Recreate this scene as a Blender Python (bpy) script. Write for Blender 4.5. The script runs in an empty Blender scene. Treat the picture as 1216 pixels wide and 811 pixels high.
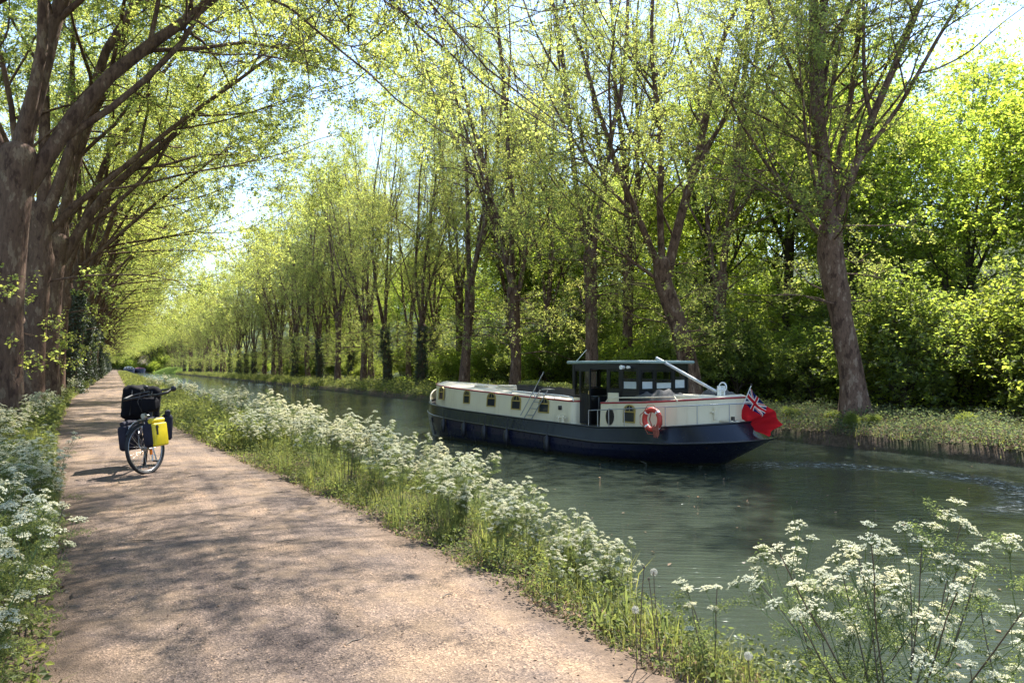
import bpy, math, random
import numpy as np
from mathutils import Matrix, Vector

SC = bpy.context.scene
COL = SC.collection
R = math.radians

# ------------------------------------------------------------------ camera, sky, sun, exposure
cam_d = bpy.data.cameras.new('camera'); cam = bpy.data.objects.new('camera', cam_d); COL.objects.link(cam)
cam_d.sensor_width = 36; cam_d.lens = 26.0; cam_d.clip_start = 0.05; cam_d.clip_end = 5000
cam.location = (0, 0, 1.5); cam.rotation_euler = (R(92.0), 0, R(-28.2))
SC.camera = cam
SUN_AZ, SUN_EL = 50, 55                                   # degrees clockwise from +Y, and above the horizon
w = bpy.data.worlds.new('World'); SC.world = w; w.use_nodes = True
nt = w.node_tree; bg = nt.nodes['Background']
sky = nt.nodes.new('ShaderNodeTexSky'); sky.sky_type = 'NISHITA'; sky.sun_disc = False
sky.sun_elevation = R(SUN_EL); sky.sun_rotation = R(SUN_AZ); sky.air_density = 1.0; sky.dust_density = 0.25; sky.ozone_density = 1.0
nt.links.new(sky.outputs[0], bg.inputs[0]); bg.inputs[1].default_value = 0.12
sun_d = bpy.data.lights.new('sun', 'SUN'); sun_d.energy = 4.5; sun_d.angle = R(0.55); sun_d.color = (1, 0.95, 0.88)
sun = bpy.data.objects.new('sun', sun_d); COL.objects.link(sun)
to_sun = Vector((math.sin(R(SUN_AZ))*math.cos(R(SUN_EL)), math.cos(R(SUN_AZ))*math.cos(R(SUN_EL)), math.sin(R(SUN_EL))))
sun.rotation_euler = to_sun.to_track_quat('Z', 'Y').to_euler(); sun.location = (20, 20, 60)
SC.view_settings.view_transform = 'Standard'; SC.view_settings.look = 'None'
SC.view_settings.exposure = 1.84; SC.view_settings.gamma = 1; SC.view_settings.use_curve_mapping = False
SC.render.engine = 'CYCLES'
cy = SC.cycles
cy.max_bounces = 10; cy.diffuse_bounces = 8; cy.glossy_bounces = 3; cy.transmission_bounces = 8; cy.transparent_max_bounces = 6
cy.caustics_reflective = False; cy.caustics_refractive = False
cy.sample_clamp_indirect = 6.0; cy.sample_clamp_direct = 0
cy.use_adaptive_sampling = False
cy.use_denoising = True; cy.denoiser = 'OPENIMAGEDENOISE'
SC.render.filter_size = 1.3

# ------------------------------------------------------------------ materials
def new_mat(name):
    m = bpy.data.materials.new(name); m.use_nodes = True
    return m, m.node_tree.nodes, m.node_tree.links, m.node_tree.nodes['Principled BSDF']

def ramp(ns, stops, interp='LINEAR'):
    r = ns.new('ShaderNodeValToRGB'); cr = r.color_ramp; cr.interpolation = interp
    while len(cr.elements) < len(stops): cr.elements.new(0.5)
    for e, (p, c) in zip(cr.elements, stops): e.position = p; e.color = (*c, 1)
    return r

def noise(ns, ls, scale, detail=4, rough=0.55, vec=None):
    n = ns.new('ShaderNodeTexNoise'); n.inputs['Scale'].default_value = scale
    n.inputs['Detail'].default_value = detail; n.inputs['Roughness'].default_value = rough
    if vec is not None: ls.new(vec, n.inputs['Vector'])
    return n

def coords(ns, ls, sc=(1, 1, 1), kind='Object', rot=(0, 0, 0)):
    t = ns.new('ShaderNodeTexCoord'); mp = ns.new('ShaderNodeMapping')
    mp.inputs['Scale'].default_value = sc; mp.inputs['Rotation'].default_value = rot
    ls.new(t.outputs[kind], mp.inputs['Vector']); return mp.outputs[0]

def coords_along(ns, ls, size, angle):
    t = ns.new('ShaderNodeTexCoord'); mp = ns.new('ShaderNodeMapping'); mp.vector_type = 'TEXTURE'
    mp.inputs['Scale'].default_value = size; mp.inputs['Rotation'].default_value = (0, 0, R(angle)); ls.new(t.outputs['Object'], mp.inputs['Vector']); return mp.outputs[0]

def mixc(ns, ls, fac, a, b, mode='MIX'):
    m = ns.new('ShaderNodeMix'); m.data_type = 'RGBA'; m.blend_type = mode
    for s, v in ((0, fac), (6, a), (7, b)):
        if hasattr(v, 'links') or isinstance(v, bpy.types.NodeSocket): ls.new(v, m.inputs[s])
        elif s == 0: m.inputs[0].default_value = v
        else: m.inputs[s].default_value = (*v, 1)
    return m.outputs[2]

def bump(ns, ls, h, strength, dist=0.02, normal=None):
    b = ns.new('ShaderNodeBump'); b.inputs['Strength'].default_value = strength; b.inputs['Distance'].default_value = dist
    ls.new(h, b.inputs['Height'])
    if normal is not None: ls.new(normal, b.inputs['Normal'])
    return b.outputs[0]

def plain(name, col, rough=0.5, metal=0.0, var=0.12, nscale=6.0, spec=0.5, bmp=0.0, coat=0.0):
    m, ns, ls, p = new_mat(name)
    n = noise(ns, ls, nscale, 5, 0.6, coords(ns, ls))
    r = ramp(ns, [(0.3, tuple(c*(1-var) for c in col)), (0.7, tuple(min(1, c*(1+var)) for c in col))])
    ls.new(n.outputs[0], r.inputs[0]); ls.new(r.outputs[0], p.inputs['Base Color'])
    p.inputs['Roughness'].default_value = rough; p.inputs['Metallic'].default_value = metal
    p.inputs['Specular IOR Level'].default_value = spec; p.inputs['Coat Weight'].default_value = coat
    if bmp: ls.new(bump(ns, ls, noise(ns, ls, nscale*6, 4, 0.6, coords(ns, ls)).outputs[0], bmp, 0.01), p.inputs['Normal'])
    return m

def leaf_mat(name, refl, trans, mix=0.5, hue=0.35, gloss=0.06):
    """thin leaf: diffuse + translucent, each leaf its own tint, each plant slightly its own"""
    m, ns, ls, p = new_mat(name); ns.remove(p)
    g = ns.new('ShaderNodeNewGeometry'); oi = ns.new('ShaderNodeObjectInfo')
    def vari(c):
        a = tuple(max(0, x) for x in (c[0]*(1-hue), c[1]*(1-hue*0.8), c[2]*(1-hue*0.5)))
        b = (c[0]*(1+hue*1.1), c[1]*(1+hue*0.7), c[2]*(1+hue*0.4))
        r = ramp(ns, [(0.0, a), (0.5, c), (1.0, b)]); ls.new(g.outputs['Random Per Island'], r.inputs[0])
        r2 = ramp(ns, [(0.0, (0.82, 0.86, 0.85)), (1.0, (1.18, 1.12, 1.0))]); ls.new(oi.outputs['Random'], r2.inputs[0])
        return mixc(ns, ls, 1.0, r.outputs[0], r2.outputs[0], 'MULTIPLY')
    d = ns.new('ShaderNodeBsdfDiffuse'); t = ns.new('ShaderNodeBsdfTranslucent'); gl = ns.new('ShaderNodeBsdfGlossy')
    gl.inputs['Roughness'].default_value = 0.5
    ls.new(vari(refl), d.inputs[0]); ls.new(vari(trans), t.inputs[0])
    ms = ns.new('ShaderNodeMixShader'); ms.inputs[0].default_value = mix
    ls.new(d.outputs[0], ms.inputs[1]); ls.new(t.outputs[0], ms.inputs[2])
    mg = ns.new('ShaderNodeMixShader'); mg.inputs[0].default_value = gloss
    ls.new(ms.outputs[0], mg.inputs[1]); ls.new(gl.outputs[0], mg.inputs[2])
    ls.new(mg.outputs[0], ns['Material Output'].inputs['Surface'])
    return m

def bark_mat(name, a, b, c, scale=5.0, patch=True):
    m, ns, ls, p = new_mat(name)
    v = coords(ns, ls, (1, 1, 0.45))
    n1 = noise(ns, ls, scale, 6, 0.62, v); n2 = noise(ns, ls, scale*5, 5, 0.65, coords(ns, ls, (1, 1, 0.25)))
    st = [(0.40, a), (0.46, b), (0.57, b), (0.60, c)] if patch else [(0.3, a), (0.5, b), (0.7, c)]
    r = ramp(ns, st); ls.new(n1.outputs[0], r.inputs[0])
    r2 = ramp(ns, [(0.3, (0.6, 0.6, 0.6)), (0.7, (1.2, 1.2, 1.2))]); ls.new(n2.outputs[0], r2.inputs[0])
    col = mixc(ns, ls, 1.0, r.outputs[0], r2.outputs[0], 'MULTIPLY')
    ls.new(col, p.inputs['Base Color']); p.inputs['Roughness'].default_value = 0.9; p.inputs['Specular IOR Level'].default_value = 0.2
    ls.new(bump(ns, ls, n2.outputs[0], 0.9, 0.03, bump(ns, ls, n1.outputs[0], 0.6, 0.04)), p.inputs['Normal'])
    return m

M = {}
M['bark_plane'] = bark_mat('plane_bark', (0.075, 0.043, 0.031), (0.135, 0.082, 0.057), (0.21, 0.145, 0.10), 4)
M['bark_red'] = bark_mat('reddish_plane_bark', (0.075, 0.044, 0.033), (0.16, 0.098, 0.072), (0.27, 0.19, 0.145), 4)
M['bark_wood'] = bark_mat('woodland_bark', (0.035, 0.028, 0.022), (0.07, 0.055, 0.042), (0.11, 0.09, 0.07), 5, False)
M['leaf_left'] = leaf_mat('young_plane_leaf_yellow', (0.115, 0.14, 0.032), (0.58, 0.66, 0.15), 0.62, gloss=0.03)
M['leaf_right'] = leaf_mat('young_plane_leaf', (0.11, 0.135, 0.036), (0.54, 0.61, 0.14), 0.60, gloss=0.03)
M['leaf_wood'] = leaf_mat('woodland_leaf', (0.09, 0.12, 0.022), (0.52, 0.67, 0.085), 0.60, gloss=0.025)
M['leaf_dark'] = leaf_mat('dark_shrub_leaf', (0.08, 0.11, 0.03), (0.44, 0.55, 0.085), 0.55, gloss=0.03)
M['ivy'] = leaf_mat('ivy_leaf', (0.028, 0.048, 0.016), (0.05, 0.09, 0.015), 0.3, gloss=0.10)
M['grass'] = leaf_mat('grass_blade', (0.12, 0.13, 0.045), (0.30, 0.34, 0.09), 0.48, gloss=0.015)
M['herb'] = leaf_mat('herb_leaf', (0.095, 0.115, 0.04), (0.26, 0.31, 0.08), 0.46, gloss=0.012)
M['fern'] = leaf_mat('lacy_leaf', (0.12, 0.15, 0.055), (0.32, 0.40, 0.12), 0.48, gloss=0.01)
M['herb_pale'] = leaf_mat('bank_cover_leaf', (0.095, 0.12, 0.062), (0.19, 0.25, 0.10), 0.42, gloss=0.012, hue=.5)
M['straw'] = leaf_mat('dead_leaf_litter', (0.26, 0.18, 0.125), (0.12, 0.08, 0.05), 0.2, gloss=0.005)
M['petal'] = leaf_mat('white_floret', (0.68, 0.67, 0.53), (0.62, 0.63, 0.42), 0.42, hue=0.12, gloss=0.02)
M['stem'] = plain('green_stem', (0.10, 0.14, 0.04), 0.6, var=0.3, nscale=20)
M['stem_dark'] = plain('purple_stem', (0.085, 0.06, 0.04), 0.6, var=0.35, nscale=9)
M['clock'] = leaf_mat('seed_head', (0.55, 0.55, 0.52), (0.5, 0.5, 0.46), 0.4, hue=0.08, gloss=0.0)

def path_mat():
    m, ns, ls, p = new_mat('gritty_towpath')
    v = coords(ns, ls)
    big = noise(ns, ls, 0.9, 6, 0.62, v)
    r = ramp(ns, [(0.36, (0.108, 0.083, 0.067)), (0.50, (0.154, 0.116, 0.088)), (0.63, (0.220, 0.158, 0.106))]); ls.new(big.outputs[0], r.inputs[0])
    vo = ns.new('ShaderNodeTexVoronoi'); vo.inputs['Scale'].default_value = 105; ls.new(v, vo.inputs['Vector'])
    sp = ramp(ns, [(0.0, (0.22, 0.21, 0.23)), (0.3, (0.72, 0.70, 0.72)), (0.7, (1.2, 1.16, 1.14)), (1.0, (2.3, 2.15, 2.05))]); ls.new(vo.outputs['Color'], sp.inputs[0])
    trk = ramp(ns, [(.35, (.70, .69, .71)), (.5, (1, 1, 1)), (.65, (1.24, 1.18, 1.08))]); ls.new(noise(ns, ls, 1.0, 4, .6, coords(ns, ls, (2.6, .16, 1))).outputs[0], trk.inputs[0])
    sandy = ramp(ns, [(0.50, (0, 0, 0)), (0.66, (1, 1, 1))]); ls.new(noise(ns, ls, 1.6, 7, 0.7, v).outputs[0], sandy.inputs[0])
    col = mixc(ns, ls, 1.0, r.outputs[0], sp.outputs[0], 'MULTIPLY')
    col = mixc(ns, ls, 1.0, col, trk.outputs[0], 'MULTIPLY')
    fine = noise(ns, ls, 60, 4, 0.7, v)
    rs = ramp(ns, [(0.3, (0.17, 0.115, 0.07)), (0.7, (0.33, 0.23, 0.14))]); ls.new(fine.outputs[0], rs.inputs[0])
    fs = ns.new('ShaderNodeMath'); fs.operation = 'MULTIPLY'; fs.inputs[1].default_value = 0.6; ls.new(sandy.outputs[0], fs.inputs[0])
    col = mixc(ns, ls, fs.outputs[0], col, rs.outputs[0])
    deb = ns.new('ShaderNodeTexVoronoi'); deb.inputs['Scale'].default_value = 17; ls.new(v, deb.inputs['Vector'])
    dr = ramp(ns, [(0.06, (1, 1, 1)), (0.13, (0, 0, 0))]); ls.new(deb.outputs['Distance'], dr.inputs[0])
    dn = ramp(ns, [(0.5, (0, 0, 0)), (0.6, (1, 1, 1))]); ls.new(noise(ns, ls, 3, 3, 0.6, v).outputs[0], dn.inputs[0])
    df = mixc(ns, ls, 1.0, dr.outputs[0], dn.outputs[0], 'MULTIPLY')
    col = mixc(ns, ls, df, col, (0.10, 0.065, 0.05))
    at = ns.new('ShaderNodeAttribute'); at.attribute_name = 'edge'
    en = noise(ns, ls, 5, 6, 0.7, v); ad = ns.new('ShaderNodeMath'); ad.operation = 'MULTIPLY_ADD'; ls.new(en.outputs[0], ad.inputs[0]); ad.inputs[1].default_value = 1.3; ls.new(at.outputs['Fac'], ad.inputs[2])
    er = ramp(ns, [(0.95, (0, 0, 0)), (1.0, (1, 1, 1))]); sc_ = ns.new('ShaderNodeMath'); sc_.operation = 'MULTIPLY'; sc_.inputs[1].default_value = 0.72; ls.new(ad.outputs[0], sc_.inputs[0]); ls.new(sc_.outputs[0], er.inputs[0])
    er.color_ramp.elements[0].position = 0.62
    dirt = ramp(ns, [(0.3, (0.060, 0.042, 0.030)), (0.55, (0.135, 0.092, 0.062)), (0.75, (0.22, 0.155, 0.10))]); ls.new(noise(ns, ls, 22, 6, 0.75, v).outputs[0], dirt.inputs[0])
    col = mixc(ns, ls, er.outputs[0], col, dirt.outputs[0])
    ls.new(col, p.inputs['Base Color']); p.inputs['Roughness'].default_value = 0.9; p.inputs['Specular IOR Level'].default_value = 0.25
    b1 = bump(ns, ls, vo.outputs['Distance'], 0.55, 0.012, bump(ns, ls, noise(ns, ls, 12, 5, 0.6, v).outputs[0], 0.35, 0.03))
    ls.new(b1, p.inputs['Normal']); return m

def ground_mat():
    m, ns, ls, p = new_mat('leaf_litter_soil')
    v = coords(ns, ls)
    r = ramp(ns, [(0.32, (0.05, 0.038, 0.024)), (0.5, (0.085, 0.06, 0.04)), (0.66, (0.15, 0.105, 0.075))]); ls.new(noise(ns, ls, 6, 7, 0.72, v).outputs[0], r.inputs[0])
    g = ramp(ns, [(0.45, (0, 0, 0)), (0.6, (1, 1, 1))]); ls.new(noise(ns, ls, 0.8, 5, 0.65, v).outputs[0], g.inputs[0])
    f = ns.new('ShaderNodeMath'); f.operation = 'MULTIPLY'; f.inputs[1].default_value = 0.55; ls.new(g.outputs[0], f.inputs[0])
    gc = mixc(ns, ls, f.outputs[0], r.outputs[0], (0.045, 0.07, 0.022))
    sp = ns.new('ShaderNodeSeparateXYZ'); t = ns.new('ShaderNodeTexCoord'); ls.new(t.outputs['Object'], sp.inputs[0]); ab = ns.new('ShaderNodeMath'); ab.operation = 'SUBTRACT'; ls.new(sp.outputs[0], ab.inputs[0]); ab.inputs[1].default_value = 10
    a2 = ns.new('ShaderNodeMath'); a2.operation = 'ABSOLUTE'; ls.new(ab.outputs[0], a2.inputs[0]); mr = ns.new('ShaderNodeMapRange'); mr.inputs['From Min'].default_value = 17; mr.inputs['From Max'].default_value = 26; ls.new(a2.outputs[0], mr.inputs['Value'])
    gr = ramp(ns, [(.35, (.018, .028, .010)), (.65, (.04, .06, .018))]); ls.new(noise(ns, ls, 1.5, 6, .7, v).outputs[0], gr.inputs[0])
    ls.new(mixc(ns, ls, mr.outputs[0], gc, gr.outputs[0]), p.inputs['Base Color'])
    p.inputs['Roughness'].default_value = 0.95; p.inputs['Specular IOR Level'].default_value = 0.15
    ls.new(bump(ns, ls, noise(ns, ls, 18, 6, 0.7, v).outputs[0], 0.8, 0.05), p.inputs['Normal']); return m

def water_mat():
    m, ns, ls, p = new_mat('canal_water')
    v = coords(ns, ls, (1, 1, 1), rot=(0, 0, R(18)))
    sep = ns.new('ShaderNodeSeparateXYZ'); t = ns.new('ShaderNodeTexCoord'); ls.new(t.outputs['Object'], sep.inputs[0])
    # churned ring behind the stern: distance to the turning circle
    def math_(op, a, b=None):
        n = ns.new('ShaderNodeMath'); n.operation = op
        for i, x in enumerate((a, b)):
            if x is None: continue
            if isinstance(x, (int, float)): n.inputs[i].default_value = x
            else: ls.new(x, n.inputs[i])
        return n.outputs[0]
    wob = math_('MULTIPLY', math_('SUBTRACT', noise(ns, ls, 0.8, 3, 0.5, v).outputs[0], 0.5), 1.6)
    dx = math_('SUBTRACT', sep.outputs[0], 15.0); dy = math_('SUBTRACT', sep.outputs[1], 11.4)
    rr = math_('SQRT', math_('ADD', math_('MULTIPLY', dx, dx), math_('MULTIPLY', dy, dy)))
    band = math_('ABSOLUTE', math_('SUBTRACT', math_('ADD', rr, wob), 3.5))
    mask = ns.new('ShaderNodeMapRange'); mask.interpolation_type = 'SMOOTHSTEP'
    mask.inputs['From Min'].default_value = 1.0; mask.inputs['From Max'].default_value = 0.1; ls.new(band, mask.inputs['Value'])
    east = ns.new('ShaderNodeMapRange'); east.interpolation_type = 'SMOOTHSTEP'
    east.inputs['From Min'].default_value = 13.8; east.inputs['From Max'].default_value = 15.6; ls.new(sep.outputs[0], east.inputs['Value'])
    wake = math_('MULTIPLY', mask.outputs[0], east.outputs[0])
    fn = noise(ns, ls, 7, 6, 0.75, coords(ns, ls, (1.0, 1.0, 1)))
    foam_r = ramp(ns, [(0.52, (0, 0, 0)), (0.62, (1, 1, 1))]); ls.new(fn.outputs[0], foam_r.inputs[0])
    foam = math_('MULTIPLY', foam_r.outputs[0], math_('MULTIPLY', wake, 0.5))
    sc_r = ramp(ns, [(0.3, (0.026, 0.034, 0.025)), (0.7, (0.038, 0.049, 0.035))]); ls.new(noise(ns, ls, 0.35, 4, 0.6, v).outputs[0], sc_r.inputs[0])
    ls.new(mixc(ns, ls, foam, sc_r.outputs[0], (0.75, 0.78, 0.75)), p.inputs['Base Color'])
    ls.new(math_('ADD', math_('MULTIPLY', foam, 0.5), 0.035), p.inputs['Roughness']); p.inputs['IOR'].default_value = 1.333
    w1 = noise(ns, ls, 1.0, 3, 0.5, coords_along(ns, ls, (1.3, .38, 1), -24))
    w2 = noise(ns, ls, 1.0, 4, 0.55, coords_along(ns, ls, (.55, .12, 1), -33))
    w3 = noise(ns, ls, 1.0, 4, 0.6, coords(ns, ls, (9, 14, 1), rot=(0, 0, R(10))))
    nrm = bump(ns, ls, w1.outputs[0], 0.12, 0.10)
    nrm = bump(ns, ls, w2.outputs[0], 0.6, 0.05, nrm)
    b3 = ns.new('ShaderNodeBump'); b3.inputs['Distance'].default_value = 0.11; ls.new(w3.outputs[0], b3.inputs['Height']); ls.new(nrm, b3.inputs['Normal'])
    ls.new(math_('ADD', math_('MULTIPLY', wake, 0.85), 0.08), b3.inputs['Strength'])
    ls.new(b3.outputs[0], p.inputs['Normal']); return m

M['path'] = path_mat(); M['ground'] = ground_mat(); M['water'] = water_mat()

# ------------------------------------------------------------------ mesh helpers
def norm(a): return a/np.maximum(np.linalg.norm(a, axis=-1, keepdims=True), 1e-9)

def np_mesh(name, V, faces, mats, midx=None, smooth=False):
    """faces: list of int arrays (M,k)"""
    me = bpy.data.meshes.new(name)
    V = np.asarray(V, np.float32); me.vertices.add(len(V)); me.vertices.foreach_set('co', V.ravel())
    fl = [np.asarray(f, np.int32) for f in faces if len(f)]
    tot = sum(f.size for f in fl); nf = sum(len(f) for f in fl)
    me.loops.add(tot); me.loops.foreach_set('vertex_index', np.concatenate([f.ravel() for f in fl]))
    me.polygons.add(nf)
    sizes = np.concatenate([np.full(len(f), f.shape[1], np.int32) for f in fl])
    st = np.zeros(nf, np.int32); st[1:] = np.cumsum(sizes)[:-1]
    me.polygons.foreach_set('loop_start', st)
    for m in mats: me.materials.append(m)
    if midx is not None: me.polygons.foreach_set('material_index', np.asarray(midx, np.int32))
    if smooth is not False:
        s = np.full(nf, bool(smooth)) if isinstance(smooth, bool) else np.asarray(smooth, bool)
        me.polygons.foreach_set('use_smooth', s)
    me.update(calc_edges=True); me.validate()
    return me

def link(name, data, parent=None, loc=None, matrix=None):
    o = bpy.data.objects.new(name, data); COL.objects.link(o)
    if parent is not None: o.parent = parent
    if matrix is not None: o.matrix_local = matrix
    if loc is not None: o.location = loc
    return o

def tag(o, label=None, cat=None, group=None, kind=None):
    if label: o['label'] = label
    if cat: o['category'] = cat
    if group: o['group'] = group
    if kind: o['kind'] = kind
    return o

def empty(name, loc=(0, 0, 0), rz=0.0, matrix=None):
    o = bpy.data.objects.new(name, None); COL.objects.link(o); o.empty_display_size = 0.2
    if matrix is not None: o.matrix_world = matrix
    else: o.location = loc; o.rotation_euler = (0, 0, rz)
    return o

def copy_tree(o, parent=None):
    c = o.copy(); COL.objects.link(c)
    if parent is not None: c.parent = parent
    for ch in [x for x in o.children]: copy_tree(ch, c)
    return c

class MB:
    """collects simple shapes into ONE mesh"""
    def __init__(s): s.v = []; s.f = []; s.mi = []; s.sm = []; s.n = 0
    def add(s, V, F, mi=0, sm=False):
        V = np.asarray(V, float).reshape(-1, 3); s.v.append(V)
        for f in F: s.f.append(tuple(int(i)+s.n for i in f)); s.mi.append(mi); s.sm.append(sm)
        s.n += len(V); return s
    def box(s, c, d, rot=None, mi=0, taper=1.0, bev=0.0):
        x, y, z = (q/2 for q in d)
        if bev <= 0:
            V = np.array([(-x, -y, -z), (x, -y, -z), (x, y, -z), (-x, y, -z), (-x*taper, -y*taper, z), (x*taper, -y*taper, z), (x*taper, y*taper, z), (-x*taper, y*taper, z)])
            F = [(3, 2, 1, 0), (4, 5, 6, 7), (0, 1, 5, 4), (1, 2, 6, 5), (2, 3, 7, 6), (3, 0, 4, 7)]
            sm = False
        else:                                           # rounded box: rings of a rounded rectangle
            b = min(bev, x*.95, y*.95, z*.95); V = []; F = []; k = 4; prof = []
            for i in range(4):
                a = math.pi/2*i/3; prof.append((b*(1-math.sin(math.pi/2-a)) if False else b*(1-math.sin(a)), -z+b*(1-math.cos(a))))
            rings = prof+[(p, -q) for p, q in reversed(prof)]
            npt = 4*(k+1)
            for ins, zz in rings:
                tp = 1+(taper-1)*(zz+z)/(2*z)
                for qi, (sx, sy) in enumerate(((1, 1), (-1, 1), (-1, -1), (1, -1))):
                    for j in range(k+1):
                        a = math.pi/2*(qi+j/k); rr = max(b-ins, b*.02)
                        V.append(((sx*(x-b)+rr*math.cos(a))*tp, (sy*(y-b)+rr*math.sin(a))*tp, zz))
            for r_ in range(len(rings)-1):
                for i in range(npt): F.append((r_*npt+i, r_*npt+(i+1) % npt, (r_+1)*npt+(i+1) % npt, (r_+1)*npt+i))
            F.append(tuple(range(npt))[::-1]); F.append(tuple(range((len(rings)-1)*npt, len(rings)*npt)))
            V = np.array(V); sm = True
        if rot is not None: V = V @ np.array(rot.to_matrix() if hasattr(rot, 'to_matrix') else rot).T
        return s.add(V+np.array(c), F, mi, sm)
    def tube(s, P, r, k=8, mi=0, cap=True, closed=False):
        P = np.asarray(P, float); n = len(P); r = np.full(n, r, float) if np.isscalar(r) else np.asarray(r, float)
        T = np.gradient(P, axis=0) if not closed else np.roll(P, -1, 0)-np.roll(P, 1, 0)
        T = norm(T); ref = np.array((0, 0, 1.)) if np.abs(T[:, 2]).mean() < .8 else np.array((1., 0, 0))
        A = norm(np.cross(T, ref)); B = np.cross(T, A); an = np.arange(k)*2*math.pi/k
        V = P[:, None]+r[:, None, None]*(A[:, None]*np.cos(an)[None, :, None]+B[:, None]*np.sin(an)[None, :, None])
        F = []
        for i in range(n if closed else n-1):
            j = (i+1) % n
            for q in range(k): F.append((i*k+q, i*k+(q+1) % k, j*k+(q+1) % k, j*k+q))
        s.add(V.reshape(-1, 3), F, mi, True)
        if cap and not closed: s.add(V[0], [tuple(range(k))[::-1]], mi); s.add(V[-1], [tuple(range(k))], mi)
        return s
    def bar(s, a, b, r, r2=None, k=8, mi=0): return s.tube([a, b], [r, r if r2 is None else r2], k, mi)
    def ring(s, c, rad, r, axis='y', n=40, k=8, mi=0, a0=0, a1=2*math.pi):
        full = abs(a1-a0-2*math.pi) < 1e-6
        an = np.linspace(a0, a1, n, endpoint=not full)
        o = np.zeros_like(an); ca, sa = np.cos(an)*rad, np.sin(an)*rad
        P = {'y': np.stack([ca, o, sa], 1), 'x': np.stack([o, ca, sa], 1), 'z': np.stack([ca, sa, o], 1)}[axis]+np.array(c)
        T = {'y': np.array((0, 1., 0)), 'x': np.array((1., 0, 0)), 'z': np.array((0, 0, 1.))}[axis]
        rad_d = norm(P-np.array(c)); q = np.arange(k)*2*math.pi/k
        V = P[:, None]+r*(rad_d[:, None]*np.cos(q)[None, :, None]+T*np.sin(q)[None, :, None])
        F = []
        for i in range(n if full else n-1):
            j = (i+1) % n
            for z in range(k): F.append((i*k+z, i*k+(z+1) % k, j*k+(z+1) % k, j*k+z))
        return s.add(V.reshape(-1, 3), F, mi, True)
    def ball(s, c, rad, n=10, m=7, mi=0):
        rad = np.array(rad if not np.isscalar(rad) else (rad,)*3, float); V = []; F = []
        for i in range(m+1):
            a = math.pi*i/m
            for j in range(n): b = 2*math.pi*j/n; V.append((math.sin(a)*math.cos(b), math.sin(a)*math.sin(b), math.cos(a)))
        for i in range(m):
            for j in range(n): F.append((i*n+j, (i+1)*n+j, (i+1)*n+(j+1) % n, i*n+(j+1) % n))
        return s.add(np.array(V)*rad+np.array(c), F, mi, True)
    def grid(s, G, mi=0, sm=True, mif=None):
        G = np.asarray(G, float); a, b = G.shape[:2]; F = []
        for i in range(a-1):
            for j in range(b-1): F.append((i*b+j, i*b+j+1, (i+1)*b+j+1, (i+1)*b+j))
        n0 = len(s.mi); s.add(G.reshape(-1, 3), F, mi, sm)
        if mif is not None:
            for q in range(len(F)): s.mi[n0+q] = mif(q//(b-1), q % (b-1))
        return s
    def prism(s, outline, origin, U, W, depth, mi=0):
        """outline: list of (u,w); extruded along U x W by depth"""
        U = np.array(U, float); W = np.array(W, float); N = np.cross(U, W); N /= np.linalg.norm(N); n = len(outline)
        a = np.array([np.array(origin)+U*u+W*v for u, v in outline]); b = a+N*depth
        F = [tuple(range(n))[::-1], tuple(range(n, 2*n))]+[(i, (i+1) % n, n+(i+1) % n, n+i) for i in range(n)]
        return s.add(np.concatenate([a, b]), F, mi)
    def build(s, name, mats, parent=None, matrix=None, loc=None):
        mats = mats if isinstance(mats, (list, tuple)) else [mats]
        me = bpy.data.meshes.new(name); me.from_pydata(np.concatenate(s.v).tolist(), [], s.f)
        for m in mats: me.materials.append(m)
        me.polygons.foreach_set('material_index', s.mi); me.polygons.foreach_set('use_smooth', s.sm); me.update()
        return link(name, me, parent, loc, matrix)

# ------------------------------------------------------------------ plant helpers (all vectorised)
UP = np.array((0, 0, 1.0))
def grow(rng, P0, D0, L, n, wob, trop=None, tk=0.0):
    P = [P0]; D = norm(D0); st = (np.asarray(L)/n)[:, None]; trop = np.zeros(3) if trop is None else np.asarray(trop, float)
    for i in range(n):
        D = norm(D+rng.normal(0, wob, D.shape)+trop*tk); P.append(P[-1]+D*st)
    return np.stack(P, 1)

def spawn(rng, P, m, t0, t1, a0, a1, flat=0.0):
    B, n = P.shape[:2]; pi = np.repeat(np.arange(B), m); t = rng.uniform(t0, t1, B*m)
    x = t*(n-1); i = np.minimum(x.astype(int), n-2); f = (x-i)[:, None]
    p = P[pi, i]*(1-f)+P[pi, i+1]*f; T = norm(P[pi, i+1]-P[pi, i])
    q = rng.normal(0, 1, (B*m, 3)); q[:, 2] *= (1-flat); q = norm(q-T*(q*T).sum(1, keepdims=True))
    a = np.radians(rng.uniform(a0, a1, B*m))[:, None]
    return p, T*np.cos(a)+q*np.sin(a), t, pi

def tubes(P, Rr, k):
    B, n = P.shape[:2]; T = norm(np.gradient(P, axis=1))
    ref = np.where((np.abs(T.mean(1)[:, 2]) < .8)[:, None], UP, np.array((1., 0, 0)))[:, None]
    A = norm(np.cross(T, np.broadcast_to(ref, T.shape))); Bv = np.cross(T, A)
    an = np.arange(k)*2*math.pi/k
    V = P[:, :, None]+Rr[:, :, None, None]*(A[:, :, None]*np.cos(an)[:, None]+Bv[:, :, None]*np.sin(an)[:, None])
    idx = np.arange(B*n*k).reshape(B, n, k); r = np.roll(idx, -1, 2)
    F = np.stack([idx[:, :-1], r[:, :-1], r[:, 1:], idx[:, 1:]], -1).reshape(-1, 4)
    return V.reshape(-1, 3), F

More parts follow.
